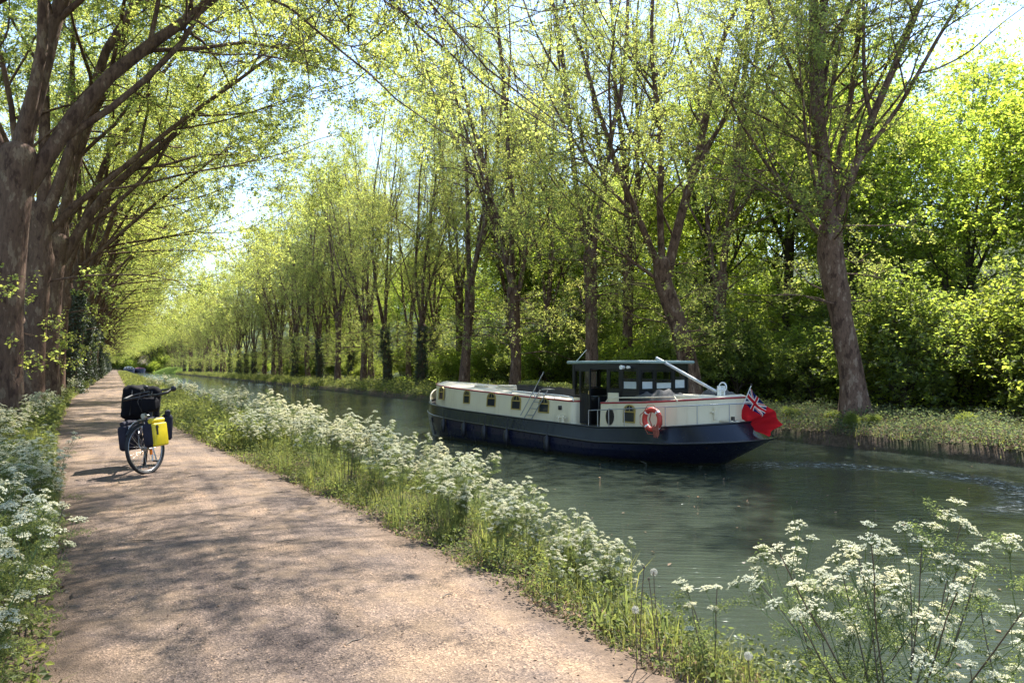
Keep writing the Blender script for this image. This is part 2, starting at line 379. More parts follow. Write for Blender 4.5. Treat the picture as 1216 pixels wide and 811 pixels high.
def leaves(rng, C, size, aspect=0.62, droop=0.3, tilt=0.9, N=None):
    """one folded leaf-shaped quad per point"""
    n = len(C); s = size*rng.uniform(0.6, 1.3, n)[:, None]
    a = rng.normal(0, 1, (n, 3)); a[:, 2] = a[:, 2]*0.5-droop; a = norm(a)
    up = np.tile(UP, (n, 1)) if N is None else N
    nn = up+rng.normal(0, tilt, (n, 3)); nn = norm(nn-a*(nn*a).sum(1, keepdims=True)); b = np.cross(nn, a)
    wd = s*aspect*0.5
    V = np.stack([C, C+a*s*0.45+b*wd+nn*s*0.10, C+a*s, C+a*s*0.45-b*wd+nn*s*0.10], 1)
    return V.reshape(-1, 3), np.arange(n*4).reshape(n, 4)

class Acc:
    def __init__(s): s.V = []; s.F = []; s.m = []; s.n = 0; s.s = []
    def add(s, V, F, mi=0, sm=False):
        s.V.append(V); s.F.append(np.asarray(F)+s.n); s.m.append(np.full(len(F), mi)); s.s.append(np.full(len(F), sm)); s.n += len(V)
    def mesh(s, name, mats):
        order = sorted(range(len(s.F)), key=lambda i: s.F[i].shape[1])
        return np_mesh(name, np.concatenate(s.V), [s.F[i] for i in order], mats, np.concatenate([s.m[i] for i in order]), np.concatenate([s.s[i] for i in order]))

def trunk_mesh(acc, rng, pts, rad, k=18, burl=0.10, n=26):
    pts = np.array(pts, float); rad = np.array(rad, float)
    d = np.r_[0, np.cumsum(np.linalg.norm(np.diff(pts, axis=0), axis=1))]; d /= d[-1]; t = np.linspace(0, 1, n)
    P = np.stack([np.interp(t, d, pts[:, i]) for i in range(3)], 1); r = np.interp(t, d, rad)
    for _ in range(2): P[1:-1] = (P[:-2]+2*P[1:-1]+P[2:])/4
    r = r*(1+0.65*np.exp(-t*n/2.2))                     # root flare
    T_ = norm(P[-1]-P[-2]); P = np.r_[P, [P[-1]+T_*r[-1]*.35, P[-1]+T_*r[-1]*.62, P[-1]+T_*r[-1]*.75]]; r = np.r_[r, r[-1]*.86, r[-1]*.5, r[-1]*.04]; t = np.r_[t, 1, 1, 1]; n += 3
    V, F = tubes(P[None], r[None], k); V = V.reshape(n, k, 3)
    an = np.arange(k)*2*math.pi/k; bump_ = np.zeros((n, k))
    for q in range(9):                                  # flutes and burls
        bump_ += burl*0.35*rng.uniform(.3, 1)*np.cos(an*rng.integers(2, 5)+rng.uniform(0, 6)+t[:, None]*rng.uniform(-4, 4))*0.5
        c = rng.uniform(0.15, 1); ca = rng.uniform(0, 6.28)
        bump_ += burl*rng.uniform(0.3, 1.6)*np.exp(-((t[:, None]-c)/0.05)**2)*np.exp(-(1-np.cos(an-ca))*5)
    V = P[:, None]+(V-P[:, None])*(1+bump_)[..., None]
    acc.add(V.reshape(-1, 3), F, 0, True)
    return P[:-3], r[:-3]

def make_tree(name, seed, trunk, rad, limbs, bark, leaf, nl2=11, nl3=8, nl4=5, leaf_n=10, leaf_size=0.12, limb_from=0.8, l2len=(2.2, 5.5),
              l2ang=(35, 75), trop1=0.05, wob1=0.05, bias=(0, 0, 0), k1=10, burl=0.10, side=0, droop2=0.0, ivy=0, twig=0.8, fork=(18, 40), l2from=0.10, fbias=.25, fthick=.6):
    """a tree: trunk + forked limbs + branches + twigs + every leaf; returns the root with its parts"""
    rng = np.random.default_rng(seed)
    wood = Acc(); crown = Acc()
    P, r = trunk_mesh(wood, rng, trunk, rad, burl=burl)
    top = P[-1]; bias = np.array(bias, float)
    p0, d0, L, rr = [], [], [], []
    for az, tilt, ln, ra in limbs:
        f = rng.uniform(limb_from, 1.0); i = min(int(f*(len(P)-1)), len(P)-1)
        p0.append(P[i]); L.append(ln); rr.append(ra)
        d0.append((math.sin(R(tilt))*math.cos(R(az)), math.sin(R(tilt))*math.sin(R(az)), math.cos(R(tilt))))
    p0 = np.array(p0); d0 = np.array(d0); L = np.array(L, float); rr = np.array(rr, float)
    n1 = 12
    L1 = grow(rng, p0, d0, L, n1, wob1, UP, trop1)
    tt = np.linspace(0, 1, n1+1); R1 = rr[:, None]*(1-0.86*tt**0.9)[None]
    wood.add(*tubes(L1, R1, k1), 0, True)
    # second fork on each limb
    p, d, t, pi = spawn(rng, L1, 2, 0.12, 0.5, *fork)
    Lf = L[pi]*(1-t)*rng.uniform(.75, 1.0, len(t)); Rf = np.interp(t, tt, 1-0.86*tt**.9)*rr[pi]*fthick
    L1b = grow(rng, p, d+bias*fbias, Lf, n1, wob1*1.2, UP, trop1*1.1); R1b = Rf[:, None]*(1-0.88*tt**.9)[None]
    wood.add(*tubes(L1b, R1b, 7), 0, True)
    A1 = np.concatenate([L1, L1b]); AR = np.concatenate([R1, R1b])
    # side branches
    p, d, t, pi = spawn(rng, A1, nl2, l2from, 0.98, *l2ang)
    L2l = rng.uniform(*l2len, len(t))*(1.15-0.7*t); keep = L2l > 0
    L2 = grow(rng, p, d+bias*0.5, L2l, 7, 0.13, UP, 0.03-droop2)
    R2 = (np.minimum(AR[pi, (t*n1).astype(int)]*0.5, 0.012+0.011*L2l))[:, None]*np.linspace(1, 0.28, 8)[None]
    wood.add(*tubes(L2, R2, 5), 0, True)
    if side:                                            # thin shoots low on the trunk and limbs
        pts = P[rng.integers(len(P)//3, len(P), side)]
        dd = rng.normal(0, 1, (side, 3)); dd[:, 2] = 0.25
        Ls = grow(rng, pts, dd+bias, rng.uniform(2.0, 5.5, side), 7, 0.12, UP, -0.01)
        wood.add(*tubes(Ls, np.full((side, 1), 0.04)*np.linspace(1, .3, 8)[None], 5), 0, True)
        L2 = np.concatenate([L2, Ls])
    p, d, t, pi = spawn(rng, L2, nl3, 0.15, 1.0, 25, 70, 0.3)
    L3 = grow(rng, p, d, rng.uniform(0.6, 1.9, len(t))*twig/0.8, 5, 0.16, UP, -0.02)
    crown.add(*tubes(L3, np.full((len(t), 1), 0.008)*np.linspace(1, .4, 6)[None], 3), 1, True)
    p, d, t, pi = spawn(rng, L3, nl4, 0.2, 1.0, 25, 75, 0.3)
    L4 = grow(rng, p, d, rng.uniform(0.25, 0.8, len(t))*twig/0.8, 3, 0.2, UP, -0.05)
    crown.add(*tubes(L4, np.full((len(t), 1), 0.004)*np.linspace(1, .5, 4)[None], 3), 1, True)
    lp, ld, t, pi = spawn(rng, L4, leaf_n, 0.45, 1.0, 30, 90)
    dens = rng.uniform(0, 1, len(L4)); keepm = (dens > 0.1)[pi]        # bare and leafy twigs
    lp = lp[keepm]+rng.normal(0, 0.05, (keepm.sum(), 3))
    crown.add(*leaves(rng, lp, leaf_size), 0)
    root = empty(name)
    link('trunk', wood.mesh(name+'_trunk', [bark]), root)
    link('crown', crown.mesh(name+'_crown', [leaf, bark]), root)
    if ivy:
        link('ivy', ivy_mesh(rng, P, r, ivy), root)
    return root

def ivy_mesh(rng, P, r, count, zmax=9.0):
    a = Acc(); i = rng.integers(0, len(P)-1, count); an = rng.uniform(0, 6.283, count); f = rng.uniform(0, 1, count)[:, None]
    c = P[i]*(1-f)+P[i+1]*f; out = np.stack([np.cos(an), np.sin(an), np.zeros(count)], 1)
    rad = (r[i]*1.02+np.abs(rng.normal(0, 0.22, count))*(0.6+0.4*np.sin(c[:, 2]*1.7+an*2)))[:, None]
    a.add(*leaves(rng, c+out*rad, 0.11, 0.85, 0.5, 0.6, out), 0)
    return a.mesh('ivy', [M['ivy']])

# ------------------------------------------------------------------ the lie of the land
WZ = -1.2
PY = [-40, 2.7, 7.4, 11.5, 14.6, 19.7, 39, 90, 200, 600]
PR = [2.5, 2.33, 2.17, 1.8, 1.6, 1.3, 0.75, 0.7, 0.7, 0.7]
PL = [0.02, -0.05, -0.30, -0.54, -0.72, -1.05, -1.65, -1.6, -1.5, -1.5]
def pr(y): return np.interp(y, PY, PR)
def pl(y): return np.interp(y, PY, PL)
GX = [-400, -120, -40, -14, -5, -2.6, -1.2, -0.4, 0.0]
GZ = [16, 9, 1.5, 0.25, 0.12, 0.10, 0.03, 0.0, 0.0]
BX = [0.0, 0.25, 0.6, 1.0, 1.3, 1.5, 1.9, 4.5, 14.5, 16.9, 17.36, 17.44, 18.1, 20, 24, 31, 42, 60, 110, 400]
BZ = [0.0, -0.01, -0.12, -0.42, -0.85, -1.25, -1.8, -2.6, -2.6, -2.1, -1.45, -0.80, -0.66, -0.45, -0.3, 0.0, 2.2, 9.5, 24, 50]
def ground_z(x, y):
    x = np.asarray(x, float); y = np.asarray(y, float)
    e = pr(y); u = x-e
    # right side profile: near bank tied to the path edge, from the water on tied to fixed X
    s = np.interp(y, [0, 4, 9, 14, 40], [0, 0.1, 0.9, 1.2, 2.0])        # the verge is wider where the path has drifted left
    xr = np.where(u < 0, 0, u)
    bx = np.where(x > 6, x-4.4, np.where(u > 0, np.maximum(0, u-s*np.clip(u/0.7, 0, 1)), 0))
    bx = np.where((x <= 6) & (u > 0), np.minimum(bx, 4.4), bx)
    zr = np.interp(bx, BX, BZ)
    zl = np.interp(x-pl(y)*0.6, GX, GZ)
    z = np.where(x > 0.5, zr, zl)
    nz = 0.05*np.sin(x*1.9+1.3*np.sin(y*0.7))*np.sin(y*1.3+x*0.6)+0.03*np.sin(x*5.1+y*3.7)
    onpath = (x > pl(y)-0.2) & (x < pr(y)+0.1)
    return z+np.where(onpath, 0, nz*np.clip(np.minimum(np.abs(x-pl(y)+0.2), np.abs(x-pr(y)-0.1))/0.5, 0, 1))

def gsheet():
    xs = np.unique(np.r_[np.linspace(-400, -40, 14), np.linspace(-40, -6, 30), np.arange(-6, 7, 0.13), np.arange(7, 21.4, 1.0), np.arange(21.4, 30, 0.2), np.linspace(30, 80, 44), np.linspace(80, 420, 18)])
    ys = np.unique(np.r_[np.linspace(-80, -6, 16), np.arange(-6, 40, 0.3), np.arange(40, 130, 1.5), np.linspace(130, 900, 60)])
    X, Y = np.meshgrid(xs, ys); Z = ground_z(X, Y)-0.012
    Z = Z+np.where(Y > 480, (Y-480)*0.08, 0)
    V = np.stack([X, Y, Z], -1); a, b = X.shape; i = np.arange(a*b).reshape(a, b)
    F = np.stack([i[:-1, :-1], i[:-1, 1:], i[1:, 1:], i[1:, :-1]], -1).reshape(-1, 4)
    tag(link('ground', np_mesh('ground', V.reshape(-1, 3), [F], [M['ground']], smooth=True)), kind='structure')
gsheet()

def path():
    rng = np.random.default_rng(5)
    ys = np.unique(np.r_[np.arange(-12, 40, 0.09), np.arange(40, 120, 0.8), np.linspace(120, 560, 60)]); n = 36
    def wob(y, s): return 0.07*np.sin(y*2.1+s)+0.05*np.sin(y*5.3+2*s)+0.03*np.sin(y*13+s)+rng.normal(0, 0.012, len(y))
    l = pl(ys)-0.32+wob(ys, 1); r = pr(ys)+0.16+wob(ys, 4)
    t = np.linspace(0, 1, n); X = l[:, None]*(1-t)+r[:, None]*t; Y = np.repeat(ys[:, None], n, 1)
    Z = 0.012+0.035*np.sin(math.pi*t)[None]**0.7+0.006*np.sin(X*3+Y*1.1)*np.sin(Y*2.3)-0.022*((t < .001) | (t > .999))[None]
    V = np.stack([X, Y, Z], -1); a, b = X.shape; i = np.arange(a*b).reshape(a, b)
    F = np.stack([i[:-1, :-1], i[:-1, 1:], i[1:, 1:], i[1:, :-1]], -1).reshape(-1, 4)
    me = np_mesh('path', V.reshape(-1, 3), [F], [M['path']], smooth=True)
    ed = np.clip(1-np.minimum((X-l[:, None])/0.75, (r[:, None]-X)/0.42), 0, 1)
    me.attributes.new('edge', 'FLOAT', 'POINT').data.foreach_set('value', ed.astype(np.float32).ravel())
    tag(link('path', me), kind='structure')
path()
tag(link('water', np_mesh('water', [(2.4, -80, WZ), (24, -80, WZ), (24, 480, WZ), (2.4, 480, WZ)], [np.array([[0, 1, 2, 3]])], [M['water']])), kind='structure')

def gz(x, y): return float(ground_z(np.array([x]), np.array([y]))[0])

# ------------------------------------------------------------------ trees
CL = np.array((-0.88, 0.47, 0))                          # towards the left of the photo
def lean(a, z): return tuple(CL*a+np.array((0, 0, z)))
def cam_az(deg_from_right): return -28.2+deg_from_right  # azimuth measured from the photo's right hand, away from the viewer

def scatter_rest(proto, spots, group, label):
    for (x, y, rz, sc) in spots:
        o = copy_tree(proto); o.location = (x, y, gz(x, y)-0.05); o.rotation_euler = (0, 0, rz); o.scale = (sc, sc, sc*1.0)
        tag(o, label, None, group)

rnd = random.Random(11)
# left row of the avenue: limbs reach out over the path and the canal (+X)
left_limbs = [
    [(0, 23, 17, .22), (20, 6, 18, .24), (-25, 14, 17, .15), (170, 20, 13, .13), (5, 38, 17, .10)],
    [(-5, 18, 18, .19), (40, 7, 18, .20), (15, 34, 17, .11), (200, 18, 13, .12)],
    [(12, 20, 18, .21), (-25, 30, 17, .14), (150, 14, 16, .16), (20, 8, 18, .19)],
    [(0, 32, 17, .16), (20, 16, 17, .17), (-24, 36, 15, .12), (60, 30, 15, .12), (8, 39, 15, .12), (-10, 62, 12, .11), (25, 60, 12, .11), (14, 67, 12, .10)],  # last three low limbs added out of view to shade the towpath
]
LT = []
lp = dict(bark=M['bark_plane'], leaf=M['leaf_left'], bias=(0.45, 0, 0), nl2=10, nl3=8, nl4=5, leaf_n=19, leaf_size=0.09, l2len=(2.0, 6.0), trop1=0.0, wob1=.075, fork=(24, 50), fbias=.5, fthick=.45, burl=0.13, side=2, droop2=0.025, l2from=.24)
LT.append(make_tree('plane_tree', 21, [(0, 0, -.2), (.02, 0, 2.4), (.12, 0, 4.8), (.25, 0, 6.6)], [.40, .37, .355, .38], left_limbs[0], **lp))
LT.append(make_tree('plane_tree', 22, [(0, 0, -.2), (.1, .1, 2.4), (.15, 0, 4.4), (.22, 0, 6.2)], [.36, .33, .35, .32], left_limbs[1], **lp))
LT.append(make_tree('plane_tree', 23, [(0, 0, -.2), (-.05, 0, 2.6), (.1, .1, 4.3), (.3, .1, 6.0)], [.38, .36, .38, .32], left_limbs[2], ivy=9000, **lp))
LT.append(make_tree('plane_tree', 24, [(0, 0, -.2), (0, 0, 2.6), (.1, .1, 5.3), (.3, .1, 7.2)], [.44, .42, .42, .38], left_limbs[3], **{**lp, 'leaf_n': 9, 'leaf_size': .06, 'nl3': 5, 'nl2': 8, 'side': 0, 'droop2': -.06, 'l2len': (1.5, 3.6), 'l2from': .18}))
left_y = [21, 27.6, 34.4, 41.2, 48, 55, 62, 69, 76, 83]+[90+7*i for i in range(48)]
left_lab = ['thick mottled plane trunk nearest the viewer at the left edge of the photo', 'second plane trunk in the left row, knobbly where its limbs fork',
            'third plane trunk in the left row, just behind the knobbly second one', 'fourth plane trunk from the front in the left row beside the towpath']
used = set()
for i, y in enumerate(left_y):
    v = [0, 1, 0, 1][i] if i < 4 else (2 if (i % 3 != 0) else 1)
    o = LT[v] if v not in used else copy_tree(LT[v]); used.add(v)
    x = -2.35+(rnd.uniform(-.22, .22) if i else 0)
    o.location = (x, y, gz(x, y)-0.05)
    o.rotation_euler = (0, 0, 0 if i == 0 else rnd.uniform(-.45, .45)); s = 1 if i == 0 else rnd.uniform(.92, 1.06); o.scale = (s, s, s)
    lab = left_lab[i] if i < 4 else ('ivy-clad plane tree in the left row between the near trunks and the bend' if v == 2 and i < 12 else 'small distant plane tree far along the left row of the avenue')
    tag(o, lab, 'tree', 'plane trees lining the towpath on the left')
for j, y in enumerate([14.2, 10.4, 6.6]):                       # these stand just outside the frame; low boughs added to shade the path
    o = LT[3] if j == 0 else copy_tree(LT[3]); o.location = (-2.6, y, 0.05); o.rotation_euler = (0, 0, (-.55, -0.15, 0.3, -0.1)[j]); o.scale = (1, 1, 1.08)  # middle tree is an extra, put in for more shade on the path
    tag(o, 'plane tree whose trunk stands left of the frame, leafy boughs hanging in at top left and low ones added to shade the path', 'tree', 'plane trees lining the towpath on the left')

# right rows on the far bank
rp = dict(bark=M['bark_red'], leaf=M['leaf_right'], nl2=13, nl3=7, nl4=5, leaf_n=11, leaf_size=0.098, l2len=(1.8, 5.4), l2ang=(35, 75), trop1=0.035, wob1=.07, burl=0.14, side=14, fork=(10, 30), l2from=.10)
camL = 180-28.2; camR = -28.2
hero = make_tree('plane_tree', 31, [(0, 0, -.3), lean(.12, 1.5), lean(.55, 4.0), lean(.95, 6.2), lean(.9, 7.4)], [.50, .43, .40, .48, .44],
                 [(camR, 1, 23, .30), (camR+30, 4, 22, .20), (camR-10, 13, 20, .19), (camR+20, 17, 19, .16), (camL, 48, 10, .10), (camL+40, 36, 10, .09), (camL-90, 14, 18, .13)],
                 **{**rp, 'limb_from': .86, 'side': 9})
hero.location = (25.6, 19.2, gz(25.6, 19.2))
tag(hero, 'massive lone plane tree on the far bank, right of the red flag', 'tree', 'plane trees along the far bank')
leaner = make_tree('plane_tree', 32, [(0, 0, -.3), lean(.1, 1.6), lean(.55, 3.6), lean(1.45, 6.2), lean(1.5, 7.2)], [.54, .47, .44, .42, .42],
                   [(camR+10, 12, 22, .28), (camL-10, 16, 19, .20), (camL+60, 8, 21, .19), (camL, 50, 10, .10)], **rp)
leaner.location = (25.4, 28.3, gz(25.4, 28.3))
tag(leaner, 'plane tree with a thick trunk leaning left, right behind the wheelhouse', 'tree', 'plane trees along the far bank')
RT = [leaner]
RT.append(make_tree('plane_tree', 33, [(0, 0, -.3), (0, 0, 2.5), (.05, .1, 5), (0, .1, 7.6)], [.42, .37, .36, .43],
                    [(camL, 7, 23, .22), (camR, 11, 23, .24), (camR+80, 13, 19, .14), (camL, 42, 9, .08)], **rp))
RT.append(make_tree('plane_tree', 34, [(0, 0, -.3), (.1, 0, 2.0), (.05, .1, 4.2), (-.1, .1, 6.0)], [.38, .34, .36, .40],
                    [(camL, 11, 22, .17), (camL+20, 2, 24, .21), (camR+10, 12, 22, .17), (90, 16, 18, .12)], **rp))
RT.append(make_tree('plane_tree', 35, [(0, 0, -.3), (0, .1, 2.0), (-.1, 0, 3.8), (0, .1, 5.2)], [.37, .34, .35, .36],
                    [(20, 9, 22, .18), (130, 12, 21, .16), (250, 10, 22, .17), (330, 24, 15, .09)], **{**rp, 'ivy': 6000}))
rowA = [37.6, 47.0, 56.3, 65.6, 75, 84.2]+[93.5+9.3*i for i in range(34)]
labA = {0: 'straight plane tree forking into a V, behind the wheelhouse roof', 1: 'plane tree rising behind the cream roof of the boat, straight bare trunk',
        2: 'plane tree standing just behind the bow of the boat', 3: 'first plane tree left of the bow, at the edge of the far bank'}
seen = {0}
for i, y in enumerate(rowA):
    v = [1, 2, 1, 3, 3, 2][i] if i < 6 else rnd.choice([1, 2, 3, 3])
    o = RT[v] if v not in seen else copy_tree(RT[v]); seen.add(v)
    x = 25.2+rnd.uniform(-.6, .6); o.location = (x, y, gz(x, y)); o.rotation_euler = (0, 0, 0) if i < 2 else (rnd.gauss(0, .035), rnd.gauss(0, .035), rnd.uniform(0, 6.28)); s = rnd.uniform(.84, 1.1) if i > 9 else rnd.uniform(.95, 1.1); o.scale = (s, s, s*(rnd.uniform(.97, 1.06) if i > 9 else 1.16))
    tag(o, labA.get(i, 'slim plane tree in the dense front row along the far bank, left of the boat' if i < 12 else 'tiny distant plane tree at the far end of the right bank'), 'tree', 'plane trees along the far bank')
rowB = [34.2, 43.2, 52.5]+[62+9.3*i for i in range(14)]
labB = {0: 'dark plane trunk in the second row, right of the leaning tree', 1: 'plane tree in the second row between the V-forked and the leaning trees'}
for i, y in enumerate(rowB):
    o = copy_tree(RT[[2, 1, 3][i % 3]]); o.scale = (1, 1, 1.22); x = 32+rnd.uniform(-1.5, 1.5); o.location = (x, y, gz(x, y)); o.rotation_euler = (0, 0, rnd.uniform(0, 6.28))
    tag(o, labB.get(i, 'plane tree standing in the second row behind the front row of the far bank'), 'tree', 'plane trees of the second row')

# woodland behind, on rising ground
wp = dict(bark=M['bark_wood'], leaf=M['leaf_wood'], nl2=8, nl3=7, nl4=4, leaf_n=9, leaf_size=0.16, l2len=(1.8, 4.2), l2ang=(45, 85), trop1=0.05, burl=0.05, side=10, limb_from=0.35, k1=7, twig=1.0)
WT = [make_tree('woodland_tree', 41, [(0, 0, -.3), (.1, .1, 3), (0, .2, 7)], [.24, .2, .15], [(0, 30, 8, .1), (120, 35, 8, .1), (240, 28, 8, .1), (60, 6, 10, .12)], **wp),
      make_tree('woodland_tree', 42, [(0, 0, -.3), (-.1, .1, 3), (.1, .1, 6)], [.2, .17, .12], [(40, 40, 7, .09), (160, 30, 8, .09), (280, 38, 7, .09), (10, 4, 9, .1)], **wp),
      make_tree('woodland_tree', 43, [(0, 0, -.3), (.1, -.1, 4), (.3, .1, 9)], [.28, .22, .16], [(90, 32, 9, .11), (200, 35, 9, .11), (320, 30, 9, .11), (0, 8, 11, .13)], **wp)]
wspots = []
for (x0, x1, y0, y1, n, mind) in ((36, 47, 12, 75, 20, 5.0), (50, 80, 22, 110, 9, 10), (38, 60, 75, 190, 22, 8), (36, 44, -6, 12, 4, 5.5)):
    tries = 0; got = 0
    while got < n and tries < 4000:
        tries += 1; x, y = rnd.uniform(x0, x1), rnd.uniform(y0, y1)
        if all((x-a)**2+(y-b)**2 > mind*mind for a, b, _ in wspots): wspots.append((x, y, rnd.uniform(1.0, 1.5))); got += 1
wspots.sort()
for i, (x, y, s) in enumerate(wspots):
    v = i % 3; o = WT[v] if i < 3 else copy_tree(WT[v])
    o.location = (x, y, gz(x, y)); o.rotation_euler = (0, 0, rnd.uniform(0, 6.28)); o.scale = (s, s, s)
    tag(o, 'bright green leafy woodland tree among many on the slope behind the far bank', 'tree', 'woodland trees behind the far bank')

# shrubs
sp_ = dict(bark=M['bark_wood'], nl2=5, nl3=6, nl4=4, leaf_n=8, leaf_size=0.13, l2len=(0.8, 1.8), l2ang=(30, 75), trop1=0.02, burl=0.02, limb_from=0.1, k1=5, twig=0.55)
SH = [make_tree('shrub', 51, [(0, 0, -.1), (0, .05, .4), (0, 0, .8)], [.06, .05, .04], [(a, 35, 2.6, .035) for a in (10, 80, 150, 220, 300)]+[(0, 5, 3.2, .04)], leaf=M['leaf_dark'], **sp_),
      make_tree('shrub', 52, [(0, 0, -.1), (.05, 0, .3), (0, 0, .6)], [.06, .05, .04], [(a, 48, 2.4, .035) for a in (0, 70, 130, 200, 270, 330)]+[(0, 8, 2.4, .04)], leaf=M['leaf_dark'], **sp_),
      make_tree('shrub', 53, [(0, 0, -.1), (.05, 0, .3), (0, 0, .6)], [.06, .05, .04], [(a, 40, 2.6, .035) for a in (30, 100, 170, 240, 310)]+[(0, 8, 2.8, .04)], leaf=M['leaf_wood'], **sp_)]
sspots = []
for (x0, x1, y0, y1, n, mind, vs) in ((29.5, 38, 12, 70, 32, 2.8, (0, 1, 2)), (30, 40, 70, 330, 74, 2.6, (0, 1, 2)), (38, 62, 8, 80, 44, 3.4, (0, 2, 2)), (29.5, 36, -4, 12, 9, 2.6, (0, 1))):
    tries = 0; got = 0; mine = []
    while got < n and tries < 3000:
        tries += 1; x, y = rnd.uniform(x0, x1), rnd.uniform(y0, y1)
        if all((x-a)**2+(y-b)**2 > mind*mind for a, b in mine): mine.append((x, y)); sspots.append((x, y, rnd.uniform(.8, 1.5), rnd.choice(vs))); got += 1
first = set()
def put_shrub(x, y, s, v, lab, grp):
    o = SH[v] if v not in first else copy_tree(SH[v]); first.add(v)
    o.location = (x, y, gz(x, y)); o.rotation_euler = (0, 0, rnd.uniform(0, 6.28)); o.scale = (s, s, s*rnd.uniform(.8, 1.1)); tag(o, lab, 'shrub', grp)
for (x, y, s, v) in sspots: put_shrub(x, y, s, v, 'dark leafy shrub growing in the shade under the trees of the far bank', 'shrubs under the far bank trees')
for i in range(46): put_shrub(-6.5-rnd.uniform(0, 4), 18+i*3.2+rnd.uniform(-1, 1), rnd.uniform(.8, 1.3), i % 2, 'dark hedge shrub behind the left row of plane trunks', 'hedge behind the left row')
for i in range(24):
    o = copy_tree(WT[i % 3]); x, y = -15-rnd.uniform(0, 10), 26+i*7+rnd.uniform(-2, 2); o.location = (x, y, gz(x, y)); o.rotation_euler = (0, 0, rnd.uniform(0, 6))
    tag(o, 'leafy tree standing behind the hedge on the left', 'tree', 'trees behind the left hedge')

for i in range(15):
    x, y = 22.5+rnd.uniform(0, 2.6), 9+rnd.random()*17
    put_shrub(x, y, rnd.uniform(.09, .17), rnd.choice((0, 1)), 'low leafy clump on the open far bank around the lone plane trunk', 'leafy clumps on the far bank')
VT = make_tree('avenue_tree', 44, [(0, 0, -.3), (.1, .1, 3), (0, .2, 5)], [.35, .3, .25], [(0, 30, 10, .15), (120, 35, 10, .15), (240, 28, 10, .15), (60, 6, 13, .18), (300, 55, 8, .1)], **{**wp, 'leaf': M['leaf_left'], 'limb_from': .4})
for i in range(26):
    o = VT if i == 0 else copy_tree(VT); x, y = -40+(i % 13)*8.5+rnd.uniform(-2, 2), 462+(i//13)*18+rnd.uniform(-6, 6); o.location = (x, y, max(-1, gz(x, y))); o.rotation_euler = (0, 0, rnd.uniform(0, 6)); o.scale = (1.9, 1.9, 1.8)
    tag(o, 'pale yellow-green tree closing the view at the far end of the canal', 'tree', 'trees closing the far vista')
for i in range(22): put_shrub(-24+i*3.6, 452+rnd.uniform(-4, 4), rnd.uniform(1.6, 2.6), 2, 'green bush under the pale trees closing the far end of the canal', 'bushes closing the far vista')

# ------------------------------------------------------------------ grass, ground cover, leaf litter (uncountable)
def blades(rng, x, y, z, h, wd, bend=0.6):
    n = len(x); an = rng.uniform(0, 6.283, n); d = np.stack([np.cos(an), np.sin(an), np.zeros(n)], 1); s = np.stack([-np.sin(an), np.cos(an), np.zeros(n)], 1)
    p = np.stack([x, y, z], 1); h = h[:, None]; b = (np.abs(rng.normal(0.25, bend, n))[:, None])*h; wd = wd[:, None]
    V = np.stack([p-s*wd/2, p+s*wd/2, p+d*b*.35+UP*h*.6+s*wd*.4, p+d*b*.35+UP*h*.6-s*wd*.4, p+d*b+UP*h*(1-.2*np.minimum(1, b/h))], 1)
    i = np.arange(n)[:, None]*5
    return V.reshape(-1, 3), i+np.array([[0, 1, 2, 3]]), i+np.array([[3, 2, 4]])

def grass(name, seed, n, yr, side, hgt, wd, pw=1.6, far=False):
    rng = np.random.default_rng(seed)
    y = yr[0]+(yr[1]-yr[0])*rng.uniform(0, 1, n)**pw
    if side == 'R': e = pr(y); lim = np.maximum(4.35-e, 1.6); u = rng.uniform(0, 1, n)**0.8; x = e-0.03+u*lim
    elif side == 'L': e = pl(y); u = rng.uniform(0, 1, n)**0.85; x = e-0.05-u*2.8
    else: x = 21.75+rng.uniform(0, 1, n)**1.3*5; u = np.ones(n)*.5
    tuft = 0.55+0.45*np.sin(x*5+np.sin(y*3.1)*2)*np.sin(y*4.3+x)
    keep = rng.uniform(0, 1, n) < 0.10+0.9*np.clip(tuft*1.5-.35, 0, 1); x, y, tuft, u = x[keep], y[keep], tuft[keep], u[keep]
    h = rng.uniform(*hgt, len(x))*(0.45+0.8*tuft)*(0.35+0.65*np.minimum(1, u*5)); z = ground_z(x, y)-0.02
    ok = z > WZ-0.03; V, q, t = blades(rng, x[ok], y[ok], z[ok], h[ok], rng.uniform(.6, 1.3, ok.sum())*wd)
    a = Acc(); a.add(V, q); a.V.append(np.zeros((0, 3))); a.F.append(t); a.m.append(np.zeros(len(t))); a.s.append(np.zeros(len(t), bool))
    tag(link(name, a.mesh(name, [M['grass']])), 'green grass growing along the %s' % {'R': 'canal side of the towpath', 'L': 'left side of the towpath', 'F': 'far bank of the canal'}[side], 'grass', kind='stuff')
grass('grass', 61, 60000, (0.8, 14), 'R', (.05, .24), .0042, 1.3)
grass('grass', 62, 52000, (14, 60), 'R', (.15, .45), .012, 1.4)
grass('grass', 63, 30000, (60, 300), 'R', (.2, .55), .05, 1.5)
grass('grass', 64, 30000, (3, 16), 'L', (.08, .3), .006, 1.2)
grass('grass', 65, 40000, (16, 60), 'L', (.15, .45), .014, 1.4)
grass('grass', 66, 22000, (60, 300), 'L', (.2, .55), .05, 1.5)
grass('grass', 67, 26000, (8, 90), 'F', (.08, .34), .016, 1.1)
grass('grass', 68, 30000, (90, 420), 'F', (.2, .6), .07, 1.3)

